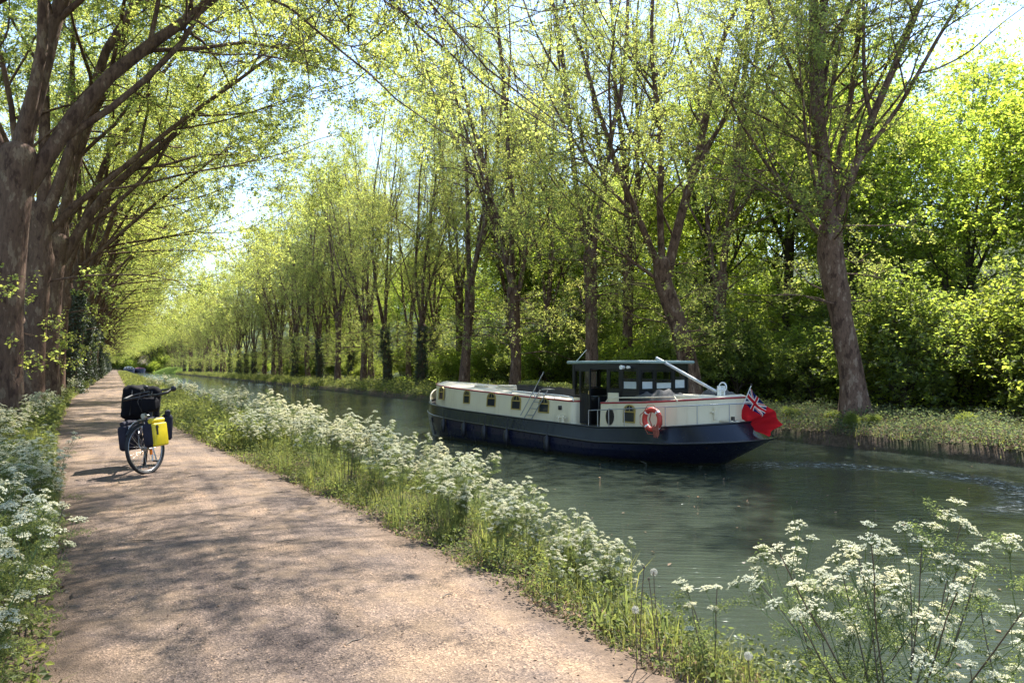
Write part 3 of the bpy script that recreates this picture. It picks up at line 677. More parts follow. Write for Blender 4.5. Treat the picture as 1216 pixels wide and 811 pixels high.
def cover(name, seed, n, pick, hgt, size, mat, lab, clump=0.5):
    rng = np.random.default_rng(seed)
    x, y = pick(rng, n); c = 0.5+0.5*np.sin(x*2.3+1.7*np.sin(y*1.1))*np.sin(y*1.9+0.7*x+1)
    keep = rng.uniform(0, 1, n) < (1-clump)+clump*c; x, y, c = x[keep], y[keep], c[keep]
    gzz = ground_z(x, y); ok = gzz > WZ-0.1; x, y, c, gzz = x[ok], y[ok], c[ok], gzz[ok]
    z = gzz+rng.uniform(0, 1, len(x))**1.3*hgt*(0.35+0.9*c)+0.01
    a = Acc(); a.add(*leaves(rng, np.stack([x, y, z], 1), size, 0.6, 0.15, 0.7)); tag(link(name, a.mesh(name, [mat])), lab, 'ground cover', kind='stuff')
def rR(y0, y1, p=1.4, u0=0.0): return lambda rng, n: (lambda y: (pr(y)+0.02+(u0+(1-u0)*rng.uniform(0, 1, n))*np.maximum(4.4-pr(y), 1.7), y))(y0+(y1-y0)*rng.uniform(0, 1, n)**p)
def rL(y0, y1, p=1.3): return lambda rng, n: (lambda y: (pl(y)-0.12-rng.uniform(0, 1, n)*3.0, y))(y0+(y1-y0)*rng.uniform(0, 1, n)**p)
def rF(y0, y1, p=1.4): return lambda rng, n: (21.86+rng.uniform(0, 1, n)**1.1*5.5, y0+(y1-y0)*rng.uniform(0, 1, n)**p)
cover('herb_cover', 71, 52000, rR(1.0, 14, 1.2), .22, .030, M['herb'], 'low leafy herbs covering the near canal bank')
cover('herb_cover', 72, 34000, rR(14, 70), .45, .085, M['herb'], 'leafy herbs along the canal bank beyond the bicycle')
cover('herb_cover', 73, 62000, rL(2.8, 16, 1.1), .5, .042, M['herb'], 'leafy herbs and nettles on the near left verge', .35)
cover('herb_cover', 74, 34000, rL(16, 80), .5, .10, M['herb'], 'leafy herbs along the left verge under the trunks', .35)
cover('herb_cover', 75, 90000, rF(8, 60, 1.2), .45, .085, M['herb_pale'], 'pale leafy ground cover on the far bank near the flag', .6)
cover('herb_cover', 76, 46000, rF(45, 240, 1.5), .75, .2, M['herb'], 'green ground cover along the far bank left of the boat', .5)
cover('herb_cover', 79, 80000, lambda rng, n: (28+rng.uniform(0, 1, n)**.8*42, 2+rng.uniform(0, 1, n)**1.2*90), .7, .20, M['leaf_wood'], 'leafy undergrowth on the woodland floor', .5)
cover('leaf_litter', 77, 16000, (lambda rng, n: (lambda y: (pr(y)+.04+rng.uniform(0, 1, n)**1.3*1.4, y))(1+15*rng.uniform(0, 1, n)**1.2)), .02, .034, M['straw'], 'brown dead leaves lying on the near canal bank', .8)
cover('leaf_litter', 78, 9000, (lambda rng, n: (lambda y: (pl(y)-.02-rng.uniform(0, 1, n)**1.2*1.4, y))(2.8+12*rng.uniform(0, 1, n)**1.2)), .015, .04, M['straw'], 'brown dead leaves lying along the left path edge', .8)
cover('leaf_litter', 80, 26000, rF(8, 45, 1.2), .22, .09, M['straw'], 'brown dead leaves on the far bank around the big trunk', .8)

rng = np.random.default_rng(89); n = 1500; fy = 1.5+rng.uniform(0, 1, n)**1.4*16; q = rng.beta(.55, .55, n); fx = pl(fy)-.1+q*(pr(fy)-pl(fy)+.2)
a_ = Acc(); a_.add(*leaves(rng, np.stack([fx, fy, .02+.035*np.sin(math.pi*np.clip(q, 0, 1))], 1), .022, .55, 0, .25)); o = link('leaf_litter', a_.mesh('path_litter', [M['straw']])); tag(o, 'scattered bud scales and leaf scraps on the towpath', 'leaf litter', kind='stuff')
rng = np.random.default_rng(90); n = 420; fx = 4.6+rng.uniform(0, 1, n)**1.2*16; fy = 2+rng.uniform(0, 1, n)**1.5*40
a_ = Acc(); a_.add(*leaves(rng, np.stack([fx, fy, np.full(n, WZ+.012)], 1), .07, .6, 0, .05)); o = link('floating_leaves', a_.mesh('floating_leaves', [M['straw']])); tag(o, 'scattered fallen leaves and bud scales floating on the canal', 'floating leaves', kind='stuff')

# ------------------------------------------------------------------ cow parsley and other flowers
def umbel(rng, acc, c, d, rad, nray=11, nfl=9, fl=0.0045, ur=0.008):
    """compound umbel: rays from c along d, each ending in a little disc of white florets"""
    d = d/np.linalg.norm(d); a = np.cross(d, UP); a = a/max(np.linalg.norm(a), 1e-6) if np.linalg.norm(a) > .05 else np.array((1., 0, 0)); b = np.cross(d, a)
    k = np.arange(nray); rr = np.sqrt((k+.5)/nray)*rad*rng.uniform(.85, 1.1, nray); th = k*2.39996+rng.uniform(0, 6)
    tip = c+d*(rad*0.9-0.45*rr**2/rad+rng.normal(0, rad*.10, nray))[:, None]+a*(rr*np.cos(th))[:, None]+b*(rr*np.sin(th))[:, None]
    P = np.stack([np.repeat(c[None], nray, 0), (c+tip)/2+d*rad*.12, tip], 1)
    V, F = tubes(P, np.full((nray, 3), 0.0008*rad/0.03), 3); acc.add(V, F, 1)
    j = np.arange(nfl); r2 = np.sqrt((j+.3)/nfl)*ur; t2 = j*2.39996
    off = a[None]*(r2*np.cos(t2))[:, None]+b[None]*(r2*np.sin(t2))[:, None]+d[None]*(0.25*ur-0.35*r2**2/ur)[:, None]
    C = (tip[:, None]+off[None]*rng.uniform(.7, 1.2, (nray, 1, 1))+rng.normal(0, ur*.2, (nray, nfl, 3))).reshape(-1, 3); n = len(C)
    nn = norm(np.repeat((tip-c), nfl, 0)*0.6+d*rad+rng.normal(0, rad*.45, (n, 3))); u = norm(np.cross(nn, rng.normal(0, 1, (n, 3)))); v = np.cross(nn, u)
    s = fl*rng.uniform(.7, 1.25, n)[:, None]
    V = np.stack([C-u*s, C-v*s*.8+nn*s*.25, C+u*s, C+v*s*.8+nn*s*.25], 1).reshape(-1, 3); acc.add(V, np.arange(n*4).reshape(n, 4), 0)

def fern(rng, acc, p, d, ln, sz):
    """lacy leaf: pinnae of small lobes along a rachis"""
    P = grow(rng, p[None], d[None], np.array([ln]), 6, .08, UP, -.12)[0]; acc.add(*tubes(P[None], np.full((1, 7), .0013), 3), 1)
    c = []
    for i in range(2, 7):
        T = P[i]-P[i-1]; T /= np.linalg.norm(T); q = np.cross(T, UP); q /= max(np.linalg.norm(q), 1e-6); L = ln*.42*(1-(i-1)/7.5)
        for sgn in (-1, 1):
            for k in range(1, 13): c.append(P[i]+(q*sgn+T*.4)*L*k/12+rng.normal(0, sz*.5, 3)*(1.6-k/12))
    acc.add(*leaves(rng, np.array(c), sz*.62, .42, .1, .6), 0)

def parsley(seed, h=0.9, nst=4, spread=0.3, split=True, fine=1.0, umb=(3, 5), rad=0.034, levels=2, dark=.5, nfern=9, fernl=.2, name='cow_parsley', hero=False):
    rng = np.random.default_rng(seed); st = Acc(); lf = Acc(); heads = []
    an = rng.uniform(0, 6.28, nst); tl = rng.uniform(.05, spread, nst)
    D = np.stack([np.cos(an)*tl, np.sin(an)*tl, np.ones(nst)], 1)
    P0 = np.stack([np.cos(an)*.03, np.sin(an)*.03, np.full(nst, -.03)], 1)
    S = grow(rng, P0, D, h*rng.uniform(.62, 1.0, nst), 7, .05, UP, .02)
    st.add(*tubes(S, np.linspace(.0052, .0026, 8)[None]*rng.uniform(.8, 1.1, (nst, 1)), 6), 1 if dark else 0, True)
    ends = [(S[i, -1], S[i, -1]-S[i, -2]) for i in range(nst)]
    cur = S
    for lv in range(levels):
        p, d, t, pi = spawn(rng, cur, rng.integers(*umb) if lv == 0 else (4 if hero else 2), .38 if lv == 0 else .35, .92, 28, 55)
        d = d+UP*.25; B = grow(rng, p, d, h*rng.uniform(.16, .36, len(t))*(1 if lv == 0 else .5)*(1.25-.5*t), 5, .06, UP, .08)
        st.add(*tubes(B, np.linspace(.0027, .0015, 6)[None]*np.ones((len(t), 1))*(1 if lv == 0 else .7), 5), 0, True)
        ends += [(B[i, -1], B[i, -1]-B[i, -2]) for i in range(len(t))]; cur = B
        for i in range(min(len(t), 24 if split else 10)): fern(rng, lf, p[i], d[i]*.5+rng.normal(0, .4, 3)*np.array((1, 1, .3)), fernl*.6, .022)
    for i in range(nfern):
        q = S[rng.integers(nst), rng.integers(0, 4)]; a = rng.uniform(0, 6.28); fern(rng, lf, q, np.array((math.cos(a), math.sin(a), rng.uniform(.3, .9))), fernl*rng.uniform(.7, 1.3), .03)
    root = empty(name)
    link('stem', st.mesh(name+'_stem', [M['stem'], M['stem_dark']]), root)
    link('foliage', lf.mesh(name+'_foliage', [M['fern'], M['stem']]), root)
    rng.shuffle(ends) if False else None
    if split:
        for c, d in ends[:98]:
            a = Acc(); umbel(rng, a, np.zeros(3), d+UP*.02, rad*rng.uniform(.75, 1.25), int(11+3*fine), int(9*fine), .0042/math.sqrt(fine), .0085)
            link('flower_head', a.mesh('flower_head', [M['petal'], M['stem']]), root, loc=tuple(c))
    else:
        a = Acc()
        for c, d in ends: umbel(rng, a, c, d+UP*.02, rad*rng.uniform(.8, 1.25), 11, 7, .0058, .0095)
        link('blossom', a.mesh('blossom', [M['petal'], M['stem']]), root)
    return root

# the big plant in the right foreground and its two neighbours
big = parsley(101, 1.15, 13, .78, True, 1.0, (3, 5), .040, 2, .8, 26, .22)
big.location = (3.16, 2.22, gz(3.16, 2.22)+0.04)
tag(big, 'tall many-stemmed cow parsley in the right foreground, leaning over the water', 'wildflower', 'cow parsley')
p2 = parsley(102, .95, 4, .35, True, 1.3, (2, 4), .036, 2, .8, 8, .18); p2.location = (3.3, 1.75, gz(3.3, 1.75)); tag(p2, 'cow parsley cut by the right edge of the photo, nearest the camera', 'wildflower', 'cow parsley')
p3 = parsley(103, .5, 3, .45, True, 1.3, (2, 3), .03, 1, .3, 6, .15); p3.location = (2.6, 2.75, gz(2.6, 2.75)); tag(p3, 'short cow parsley beside the dandelion clocks at the path corner', 'wildflower', 'cow parsley')
p4 = parsley(104, 1.0, 7, .5, True, 1.0, (3, 4), .038, 2, .5, 14, .2); p4.location = (3.36, 2.62, gz(3.36, 2.62)); tag(p4, 'cow parsley leaning left behind the tall foreground plant', 'wildflower', 'cow parsley')
near_p = [parsley(110+i, .95, 5, .30, True, .8, (3, 5), .034, 2, i % 2) for i in range(4)]
mid_p = [parsley(120+i, .95, 6, .34, False, .7, (3, 5), .033, 2, i % 2, nfern=8) for i in range(5)]
taken = {'n': set(), 'm': set()}
def put_parsley(x, y, s, near, lab, grp):
    L_ = near_p if near else mid_p; i = rnd.randrange(len(L_)); key = 'n' if near else 'm'
    o = L_[i] if i not in taken[key] else copy_tree(L_[i]); taken[key].add(i)
    o.location = (x, y, gz(x, y)); o.rotation_euler = (0, 0, rnd.uniform(0, 6.28)); o.scale = (s, s, s*rnd.uniform(.9, 1.1)); tag(o, lab, 'wildflower', grp)
cb = 'white cow parsley growing in the thick flowering strip between towpath and canal'
cl_ = 'white cow parsley growing on the left verge of the towpath'
def frac(a, b): return rnd.uniform(a, b)
for i in range(30):
    y = frac(4.2, 7.4); put_parsley(pr(y)+frac(.32, 1.2), y, frac(.42, .85)*(.62+.12*(y-4.2)), True, cb, 'cow parsley on the canal bank')
for i in range(66):
    y = 6.6+(15-6.6)*rnd.random()**1.1; put_parsley(pr(y)+.35+frac(0, 1)**.8*(1.9+max(0, .05*(y-8))), y, frac(.5, .98)*(1 if y > 8.5 else .8), y < 8.5, cb, 'cow parsley on the canal bank')
for i in range(70):
    y = 15+(60-15)*rnd.random()**1.5; put_parsley(pr(y)+.5+frac(.25, 1)*(3.8-pr(y)), y, frac(.6, 1.1), False, cb, 'cow parsley on the canal bank')
for i in range(30):
    y = frac(3.5, 9); put_parsley(pl(y)-frac(.12, .9), y, frac(.55, 1.0), True, cl_, 'cow parsley on the left verge')
for i in range(70):
    y = 9+(60-9)*rnd.random()**1.7; put_parsley(pl(y)-.2-frac(0, 1.3), y, frac(.65, 1.0), False, cl_, 'cow parsley on the left verge')

def dandelion(x, y, h, kind, lab):
    rng = np.random.default_rng(int(h*1000)); root = empty('dandelion', (x, y, gz(x, y)), rnd.uniform(0, 6))
    S = grow(rng, np.zeros((1, 3)), np.array([[rng.uniform(-.12, .12), rng.uniform(-.12, .12), 1]]), np.array([h]), 6, .03)
    a = Acc(); a.add(*tubes(S, np.linspace(.0028, .0022, 7)[None], 6), 0, True); link('stem', a.mesh('dandelion_stem', [M['stem_dark']]), root)
    top = S[0, -1]
    if kind == 'clock':
        a = Acc(); n = 150; d = norm(rng.normal(0, 1, (n, 3))); P = np.stack([top+d*.002, top+d*.017], 1); a.add(*tubes(P, np.full((n, 2), .00022), 3), 0)
        C = top+d*.018; u = norm(np.cross(d, rng.normal(0, 1, (n, 3)))); v = np.cross(d, u); s = .0042
        V = np.stack([C-u*s, C-v*s*.4+d*.001, C+u*s, C+v*s*.4+d*.001], 1).reshape(-1, 3); a.add(V, np.arange(n*4).reshape(n, 4), 0)
        link('seed_head', a.mesh('seed_head', [M['clock']]), root)
    else:
        m = MB(); m.ball(tuple(top), (.006, .006, .009), 8, 6); m.build('bud', M['stem_dark'], root)
    tag(root, lab, 'dandelion', 'dandelions by the path corner')
dandelion(2.42, 2.95, .47, 'clock', 'tallest dandelion clock, round white head on a thin red stem')
dandelion(2.30, 2.98, .30, 'clock', 'lower dandelion clock left of the tall one, close to the grass')
dandelion(2.36, 3.02, .50, 'bud', 'leftmost bare dandelion stalk with a closed brown bud')
dandelion(2.46, 3.0, .44, 'bud', 'bare dandelion stalk standing just right of the white clock')
dandelion(2.50, 2.42, .24, 'clock', 'dandelion clock at the bottom edge of the photo below the big flowers')

# broad dock leaves and tall grass tufts at the water's edge
def tuft(x, y, n, h, wd, lab, seed, mat='grass', bend=.5):
    rng = np.random.default_rng(seed); a = Acc(); r_ = .05
    V, q, t = blades(rng, rng.normal(0, r_, n), rng.normal(0, r_, n), np.full(n, -.02), rng.uniform(.5, 1, n)*h, rng.uniform(.7, 1.2, n)*wd, bend)
    a.add(V, q); a.V.append(np.zeros((0, 3))); a.F.append(t); a.m.append(np.zeros(len(t))); a.s.append(np.zeros(len(t), bool))
    tag(link('grass_tuft', a.mesh('grass_tuft', [M[mat]]), loc=(x, y, gz(x, y))), lab, 'grass tuft')
tuft(3.15, 4.9, 90, .62, .009, 'tall arching grass tuft at the water edge right of the cow parsley', 131)
tuft(3.35, 4.5, 34, .60, .010, 'sparse upright grass tuft standing against the water', 132, bend=.2)
tuft(2.55, 3.55, 16, .27, .026, 'broad-bladed leaf clump by the gravel corner', 133, bend=.35)
tuft(2.75, 3.2, 22, .30, .014, 'loose leafy tuft between the broad-bladed clump and the dandelions', 134, 'herb')

tf = None
for i in range(22):
    y = rnd.uniform(4.2, 16); x = pr(y)+rnd.uniform(.15, .9)
    if tf is None: tuft(x, y, 60, .42, .007, 'seeding grass tuft growing along the flowery edge of the towpath', 135, bend=.45); tf = bpy.data.objects[[o.name for o in bpy.data.objects if o.name.startswith('grass_tuft')][-1]]
    else: o = copy_tree(tf); o.location = (x, y, gz(x, y)); o.rotation_euler = (0, 0, rnd.uniform(0, 6)); q = rnd.uniform(.6, 1.3); o.scale = (q, q, q)
for o in bpy.data.objects:
    if o.get('label', '').startswith('seeding grass'): o['group'] = 'grass tufts along the towpath edge'

# twigs dropped on the path
for i, (x, y, a, ln) in enumerate([(1.15, 3.9, .5, .16), (.75, 5.2, 2.2, .12), (1.3, 6.4, .2, .2), (.35, 4.6, 1.2, .09), (1.9, 4.4, .4, .11), (.2, 7.0, 2.8, .22)]):
    m = MB(); m.tube([(-ln/2, 0, .004), (-.1*ln, .012, .008), (.2*ln, -.004, .006), (ln/2, .01, .004)], [.004, .0035, .003, .002], 6); m.bar((.1*ln, 0, .006), (.25*ln, .03, .008), .002, .001, 5)
    o = m.build('twig', M['stem_dark'], loc=(x, y, .045)); o.rotation_euler = (0, 0, a); tag(o, 'small dry twig lying on the gritty towpath', 'twig', 'twigs on the towpath')

# ------------------------------------------------------------------ the barge
B = {}
def hull_paint(name, col, rough, grime, zline, rl=.66):
    m, ns, ls, p = new_mat(name); v = coords(ns, ls)
    st = noise(ns, ls, 3.0, 6, .7, coords(ns, ls, (1, 1, .12))); r = ramp(ns, [(.52, (0, 0, 0)), (.72, (1, 1, 1))]); ls.new(st.outputs[0], r.inputs[0])
    f = ns.new('ShaderNodeMath'); f.operation = 'MULTIPLY'; f.inputs[1].default_value = .55; ls.new(r.outputs[0], f.inputs[0])
    a = mixc(ns, ls, f.outputs[0], col, grime)
    rust = ramp(ns, [(rl, (0, 0, 0)), (rl+.06, (1, 1, 1))]); ls.new(noise(ns, ls, 2.2, 7, .75, coords(ns, ls, (1, 1, .35))).outputs[0], rust.inputs[0])
    a = mixc(ns, ls, rust.outputs[0], a, (.075, .038, .022))
    if zline:
        sp = ns.new('ShaderNodeSeparateXYZ'); t = ns.new('ShaderNodeTexCoord'); ls.new(t.outputs['Object'], sp.inputs[0])
        ad = ns.new('ShaderNodeMath'); ad.operation = 'MULTIPLY_ADD'; ls.new(noise(ns, ls, 4, 4, .6, v).outputs[0], ad.inputs[0]); ad.inputs[1].default_value = .16; ls.new(sp.outputs[2], ad.inputs[2])
        wl = ramp(ns, [(.15, (1, 1, 1)), (.2, (0, 0, 0))]); ls.new(ad.outputs[0], wl.inputs[0]); a = mixc(ns, ls, wl.outputs[0], a, (.035, .035, .022))
    ls.new(a, p.inputs['Base Color']); rr = ramp(ns, [(.3, (rough,)*3), (.7, (min(1, rough*2.2),)*3)]); ls.new(noise(ns, ls, 5, 5, .65, v).outputs[0], rr.inputs[0]); ls.new(rr.outputs[0], p.inputs['Roughness'])
    p.inputs['Specular IOR Level'].default_value = .35
    ls.new(bump(ns, ls, noise(ns, ls, 1.4, 3, .5, v).outputs[0], .12, .04), p.inputs['Normal']); return m
B['navy'] = hull_paint('navy_hull_paint', (0.012, 0.014, 0.036), 0.2, (.035, .037, .045), True)
B['cream'] = hull_paint('cream_paint', (0.70, 0.62, 0.45), .38, (.50, .42, .28), False, .78)
B['green'] = hull_paint('black_green_band_paint', (0.011, 0.014, 0.022), 0.13, (.022, .024, .030), False)

B['roof'] = plain('sandy_roof_paint', (0.60, 0.53, 0.40), 0.7, var=.10, nscale=4)
B['red'] = plain('red_trim_paint', (0.33, 0.025, 0.03), 0.35, var=.1)
B['black'] = plain('black_paint', (0.012, 0.013, 0.016), 0.3, var=.2)
B['gold'] = plain('brass_window_frame', (0.42, 0.31, 0.09), 0.4, 0.4, var=.2, nscale=30)
B['goldp'] = plain('yellow_curtain', (0.45, 0.36, 0.12), 0.8, var=.4, nscale=40)
B['steel'] = plain('grey_steel', (0.33, 0.34, 0.36), 0.35, 0.8, var=.1)
B['white'] = plain('white_paint', (0.78, 0.78, 0.75), 0.4, var=.05)
B['mast'] = plain('weathered_mast_paint', (0.50, 0.50, 0.49), 0.5, var=.1)
B['greenroof'] = plain('grey_green_roof_edge', (0.22, 0.30, 0.29), 0.45, var=.1)
B['rubber'] = plain('black_rubber', (0.015, 0.015, 0.02), 0.5, var=.2)
B['buoy'] = plain('orange_red_buoy', (0.50, 0.045, 0.03), 0.5, var=.1)
B['tarp'] = plain('grey_tarpaulin', (0.085, 0.08, 0.075), 0.9, var=.3, nscale=5, bmp=.4)
B['rope'] = plain('rope', (0.32, 0.09, 0.06), 0.9, var=.3, nscale=60)
B['soil'] = plain('planter_box', (0.02, 0.022, 0.03), 0.5, var=.2)
def glass(name, col=(0.03, 0.035, 0.04), rough=.03):
    m, ns, ls, p = new_mat(name); p.inputs['Base Color'].default_value = (*col, 1); p.inputs['Roughness'].default_value = rough; p.inputs['IOR'].default_value = 1.5
    ls.new(bump(ns, ls, noise(ns, ls, 3, 2, .5, coords(ns, ls)).outputs[0], .03, .05), p.inputs['Normal']); return m
B['glass'] = glass('dark_window_glass')
m, ns, ls, p = new_mat('clear_window_glass'); p.inputs['Base Color'].default_value = (.75, .82, .82, 1); p.inputs['Roughness'].default_value = .02; p.inputs['Transmission Weight'].default_value = 1; p.inputs['IOR'].default_value = 1.02
p.inputs['Specular IOR Level'].default_value = .5; p.inputs['Coat Weight'].default_value = .6; p.inputs['Coat Roughness'].default_value = .02; B['clear'] = m
B['blind'] = plain('pale_window_blind', (0.42, 0.46, 0.46), 0.6, var=.08)

S0 = np.array((14.8, 15.3)); S1 = np.array((12.2, 30.0)); BD = (S1-S0)/np.linalg.norm(S1-S0)
byaw = math.atan2(BD[1], BD[0])
barge = empty('canal_barge', (S0[0], S0[1], WZ), byaw)
tag(barge, 'long canal barge with cream cabin, navy hull and black wheelhouse, under way', 'boat')
def zdeck(x): return np.interp(x, [-1.5, 0.5, 3, 6, 10, 13, 15.3], [1.30, 1.10, .94, 1.0, 1.12, 1.27, 1.42])
def halfb(x, x0, x1, Bm, ls_, lb, ps=2.2, pb=2.0):
    x = np.asarray(x, float); s = np.clip((x0+ls_-x)/ls_, 0, 1); b = np.clip((x-(x1-lb))/lb, 0, 1)
    return Bm*np.sqrt(np.maximum(0, 1-s**ps))*np.maximum(0, 1-b**pb)**.72
def hull_curve(x0, x1, Bm, ls_, lb, zf, n=70, ps=2.2, pb=2.0):
    t = np.linspace(0, 1, n); u = 0.5-0.5*np.cos(math.pi*t); x = x0+(x1-x0)*u; y = halfb(x, x0, x1, Bm, ls_, lb, ps, pb); z = zf(x)
    return np.stack([x, y, z], 1)
c_rim = hull_curve(-0.88, 14.38, 1.88, 2.2, 3.4, zdeck)
c_str = hull_curve(-1.32, 14.52, 1.98, 2.6, 3.8, lambda x: zdeck(x)-.38-np.interp(x, [-1.5, 1, 8], [.10, .04, 0]))
c_wl = hull_curve(0.1, 14.35, 1.86, 4.2, 4.0, lambda x: 0*x, ps=1.7)
c_bt = hull_curve(1.4, 14.05, 1.5, 4.0, 4.0, lambda x: 0*x-.6, ps=1.7)
mir = np.array((1, -1, 1))
def strips(mb, a, b, mi=0):
    mb.grid(np.stack([a, b], 0) if False else np.stack([b, a], 0), mi, True); mb.grid(np.stack([a, b], 0)*mir, mi, True)
mid1 = c_str*.62+c_wl*.38; mid1[:, 1] *= 1.03; mid2 = c_str*.28+c_wl*.72; mid2[:, 1] *= 1.03
h = MB()
for a, b in ((c_str, mid1), (mid1, mid2), (mid2, c_wl), (c_wl, c_bt)): strips(h, a, b)
h.build('hull', B['navy'], barge)
h = MB(); strips(h, c_rim, c_str); h.build('bulwark', B['green'], barge)
full = lambda c: np.concatenate([c, (c*mir)[::-1][1:-1]])
h = MB(); h.tube(full(c_str), .035, 6, closed=True); h.build('rubbing_strake', B['black'], barge)
h = MB(); h.tube(full(c_rim+np.array((0, 0, .01))), .028, 6, closed=True); h.build('rim', B['black'], barge)
h = MB(); h.grid(np.stack([(c_rim+np.array((0, 0, -.06))), (c_rim+np.array((0, 0, -.06)))*mir], 0)); h.build('deck', B['tarp'], barge)
# hull plating seams on the port side
def on_side(x, f): # f 0 at strake .. 1 at waterline
    a = np.array([np.interp(x, c_str[:, 0], c_str[:, i]) for i in range(3)]); b = np.array([np.interp(x, c_wl[:, 0], c_wl[:, i]) for i in range(3)])
    return a*(1-f)+b*f
h = MB()
for x in (5.2, 7.3, 9.1, 10.7, 12.2):
    h.tube([on_side(x, .12)+np.array((0, .045, 0)), on_side(x, .5)+np.array((0, .05, 0)), on_side(x-.05, .92)+np.array((0, .05, 0))], .02, 6)
for x, l in ((2.1, .55), (1.1, .8)): h.tube([on_side(x, .35)+np.array((0, .05, 0)), on_side(x-l, 1.1)+np.array((0, .1, .05))], .03, 6)
h.build('hull_rib', B['navy'], barge)

# cabins: shells following a plan curve
def plan(x0, x1, w_, r0, r1, n=10, pw=2.4):
    P = []
    for i in range(n+1): a = math.pi/2*i/n; P.append((x0+r0*(1-math.sin(a)**(2/pw)), w_*math.cos(a)**(2/pw) if False else w_*(math.sin(math.pi/2*i/n)**0.9 if False else (1-(1-i/n)**pw)**(1/pw))))
    P = [(x0+r0*(1-math.cos(math.pi/2*i/n)), w_*math.sin(math.pi/2*i/n) if r0 > .8 else w_-r0+r0*math.sin(math.pi/2*i/n)) for i in range(n+1)]
    Q = [(x1-r1*(1-math.cos(math.pi/2*i/n)), w_*math.sin(math.pi/2*i/n) if r1 > .8 else w_-r1+r1*math.sin(math.pi/2*i/n)) for i in range(n+1)]
    mid = [(x0+r0+(x1-r1-x0-r0)*t, w_) for t in np.linspace(0, 1, 14)[1:-1]]
    port = P+mid+Q[::-1]
    if r0 <= .8: port = [(x0, 0.001)]+port
    if r1 <= .8: port = port+[(x1, 0.001)]
    return np.array(port)
def cabin(x0, x1, w_, r0, r1, ztop, inset=.06):
    pl_ = plan(x0, x1, w_, r0, r1); n = len(pl_)
    ring = np.concatenate([pl_, (pl_*np.array((1, -1)))[::-1][1:-1]])
    zb = zdeck(ring[:, 0])-.05; zt = ztop(ring[:, 0]); c = np.array(((x0+x1)/2, 0))
    top2 = ring.copy(); top2[:, 1] *= 1-inset/w_
    lo = np.c_[ring, zb]; hi = np.c_[top2, zt]
    wall = MB(); wall.grid(np.stack([np.r_[lo, lo[:1]], np.r_[hi, hi[:1]]], 0), 0, False)
    roof = MB(); hp = np.c_[pl_[:, 0], pl_[:, 1]*(1-inset/w_), ztop(pl_[:, 0])+.012]; cam_ = hp*np.array((1, 0, 1))+np.array((0, 0, .075)); q = (hp+cam_)/2+np.array((0, 0, .022))
    roof.grid(np.stack([hp, q, cam_, q*mir, hp*mir], 0)[::-1])
    trim = MB(); trim.tube(np.r_[hi, hi[:1]]+np.array((0, 0, .0)), .028, 6, closed=False, cap=False)
    return wall, roof, trim
zf_ = lambda x: np.interp(x, [4.4, 7, 10, 12.5, 15], [1.64, 1.72, 1.85, 1.97, 2.08])
za_ = lambda x: np.interp(x, [-1, 0, 1.5, 3.4], [1.92, 1.84, 1.72, 1.63])
wf = 1.5
wall, roof, trim = cabin(4.45, 13.9, wf, .18, 3.0, zf_)
fc = wall.build('fore_cabin', B['cream'], barge); roof.build('roof', B['roof'], fc); trim.build('roof_trim', B['red'], fc)
wall, roof, trim = cabin(-.62, 3.3, wf, 2.1, .05, za_)
ac = wall.build('aft_cabin', B['cream'], barge); roof.build('deck_top', B['roof'], ac); trim.build('roof_trim', B['red'], ac)
# raised bow bulwark in cream
t_ = np.linspace(0, 1, 40); bx_ = 12.9+(14.35-12.9)*t_**.7; low = np.c_[bx_, halfb(bx_, -.88, 14.38, 1.86, 2.2, 3.4), zdeck(bx_)+.02]; hi = low.copy(); hi[:, 2] += np.interp(bx_, [12.9, 13.6, 14.4], [.0, .24, .42]); hi[:, 1] *= .97
h = MB(); h.grid(np.stack([hi, low], 0)); h.grid(np.stack([low, hi], 0)*mir); h.tube(np.r_[hi, (hi*mir)[::-1]], .03, 6); h.build('bow_bulwark', B['cream'], barge)
h = MB(); h.bar((14.0, 0, 1.3), (14.0, 0, 1.8), .09); h.bar((14.0, -.4, 1.62), (14.0, .4, 1.62), .07); h.box((13.7, 0, 1.4), (.4, .4, .3), bev=.03); h.build('windlass', B['steel'], barge)

